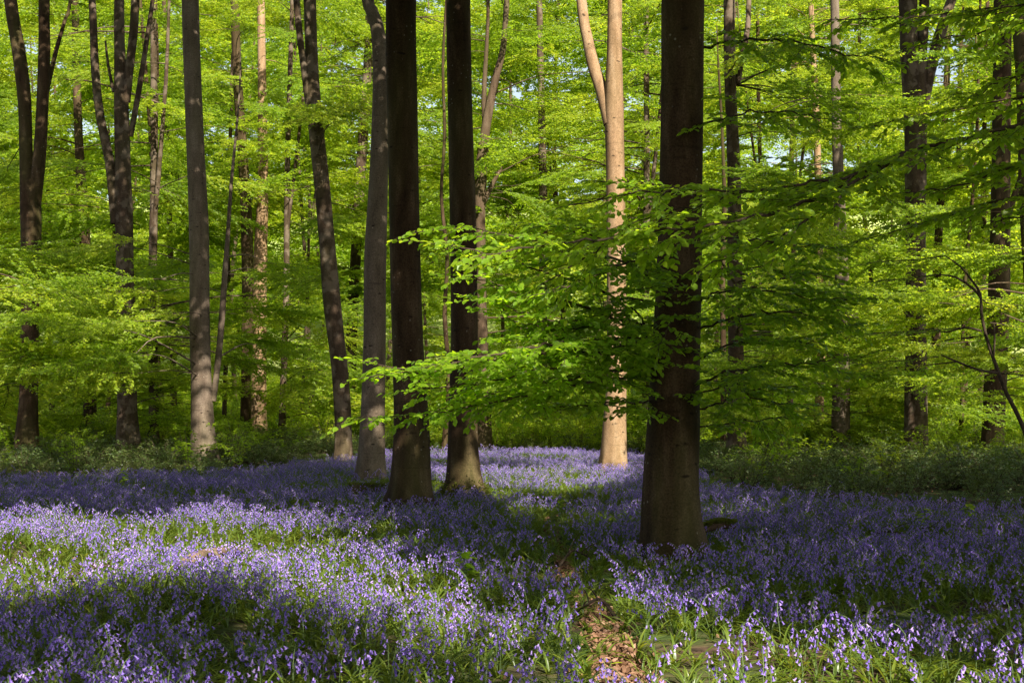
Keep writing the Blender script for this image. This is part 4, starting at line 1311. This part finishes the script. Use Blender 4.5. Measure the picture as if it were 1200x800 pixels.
# low mossy stump left of the broad footed beech
g0 = ground_at(432, 582); root = empty("mossy_stump", g0); tag(root, "low mossy stump among bluebells beside the grey brown beech", "stump")
mb = MB(); A, R = resample([g0 + [0, 0, -.05], g0 + [0, 0, .08], g0 + [.02, 0, .2]], [.42, .34, .26], 4); tube(mb, A, R, 20, 0, .1, 5, (.4, .2, 5)); mb.build("wood", [M_BARK], root, g0)
mb = MB(); n = 1800; a = rng.uniform(0, 6.28, n); h = rng.uniform(0, 1, n); rr = np.where(h < .6, .42 - h * .2, rng.uniform(0, .3, n))
p = np.stack([g0[0] + rr * np.cos(a) * 1.05, g0[1] + rr * np.sin(a) * 1.05, g0[2] + .02 + np.minimum(h / .6, 1) * .2], -1)
leaves(mb, p, np.stack([np.cos(a), np.sin(a), rng.uniform(.2, 1.4, n)], -1), np.c_[rng.normal(0, .5, (n, 2)), np.ones(n)], rng.uniform(.03, .06, n), LEAF_LO, LEAF_LO_F)
o = mb.build("moss", [M_MOSS], root, g0, smooth=False); o['kind'] = 'stuff'

# young sapling with a bare curved stem at the right
SAP = make_tree("bare curved dark sapling stem carrying a few bright leafy twigs beside the right edge", 24,
                [[(1212, 560, 6), (1200, 502, 5.2), (1180, 462, 4.6), (1166, 425, 4.2), (1155, 392, 3.8), (1150, 365, 3.4), (1149, 345, 3), (1140, 330, 2.6), (1125, 312, 2), (1108, 300, 1.4)],
                 [(1170, 437, 3.5), (1145, 434, 3), (1115, 424, 2.4), (1095, 417, 1.6)], [(1150, 388, 3), (1135, 383, 2.6), (1115, 388, 2.2), (1098, 384, 1.4)],
                 [(1164, 420, 3), (1163, 400, 2.4), (1160, 380, 1.5)], [(1150, 350, 3), (1140, 338, 3), (1120, 325, 2.4), (1100, 322, 1.5)]],
                M_TWIG, name='beech_sapling', ztop=0, lobes=.02)
SMALL = [bough_mesh(260 + k, 1.5, .55, .075, .05, .10) for k in range(3)]
for a, b, ang in [(1100, 418, 2.9), (1120, 424, 2.7), (1095, 385, 3.0), (1125, 384, 3.3), (1108, 300, 2.8), (1160, 378, .4), (1180, 462, .5), (1100, 322, 2.9), (1150, 350, 1.0), (1170, 437, -.3)]:
    add_bough(SAP, at(a, b, 24), ang, random.uniform(.7, 1.1), random.choice(SMALL), .05, random.uniform(-.1, .1), limb=False)
finish_tree(SAP)

# seedlings that stand out among the flowers
SEED = [(548, 690, "dark leafy seedling standing in the sunlit bluebells below the central beeches", .34), (1132, 622, "bright young plant with broad leaves at the right before the bramble bank", .4),
        (1085, 628, "young broad leaved plant before the foot of the stout split beech", .36), (145, 578, "bright green leafy shoot in front of the left bramble bank", .55),
        (310, 566, "yellow green shoot below the sunlit pinkish trunk", .5), (707, 792, "single low green seedling on the leaf covered path", .08),
        (800, 560, "yellow green shoot at the left of the right hand brambles", .5), (655, 598, "low fern-like green plant beside the far end of the path", .3)]
for k, (a, b, lab, h) in enumerate(SEED):
    r = np.random.default_rng(900 + k); g0 = ground_at(a, b); g0[2] = gz(g0[0], g0[1])
    root = empty("seedling", g0); tag(root, lab, "plant")
    mb = MB(); top = g0 + np.array([r.uniform(-.05, .05), 0, h]); A, R = resample([g0, (g0 + top) / 2 + [.01, 0, 0], top], [.005, .004, .002], 4); tube(mb, A, R, 5, 0); mb.build("stem", [M_STALK], root, g0)
    one = MB(); leaves(one, [[0, 0, 0]], [[1, 0, 0]], [[0, 0, 1]], [1.0], LEAF_HI, LEAF_HI_F); me = one.mesh("leaf", [M_LEAF_NEAR if k == 0 else M_LEAF])
    for q in range(14 if h > .2 else 3):
        w = r.uniform(.35, 1); ang = q * 2.4
        lf = bpy.data.objects.new("leaf", me); p = A[int(w * (len(A) - 1))]
        lf.location = p - g0; lf.rotation_euler = (r.uniform(-.3, .3), r.uniform(-.2, .5), ang); s_ = r.uniform(.08, .13) * (1 if h > .2 else .7); lf.scale = (s_, s_, s_); link(lf, root)

HAZE = 0
if HAZE:
    m, t, N, L = nmat("woodland_air")
    pv = node(t, 'ShaderNodeVolumePrincipled'); pv.inputs['Color'].default_value = (.93, .95, .9, 1); pv.inputs['Density'].default_value = HAZE; pv.inputs['Anisotropy'].default_value = 0.3
    o = node(t, 'ShaderNodeOutputMaterial'); L.new(pv.outputs[0], o.inputs['Volume'])
    mb = MB(); X0, X1, Y0, Y1, Z0, Z1 = -520, 520, -90, 720, -1.6, 62
    mb.add([(X0, Y0, Z0), (X1, Y0, Z0), (X1, Y1, Z0), (X0, Y1, Z0), (X0, Y0, Z1), (X1, Y0, Z1), (X1, Y1, Z1), (X0, Y1, Z1)],
           np.array([[0, 3, 2, 1], [4, 5, 6, 7], [0, 1, 5, 4], [1, 2, 6, 5], [2, 3, 7, 6], [3, 0, 4, 7]]))
    tag(mb.build("haze", [m], smooth=False), "thin pale air softening the far trees", "haze", kind='stuff')
    cy.volume_bounces = 0
print("objects", len(scene.objects))
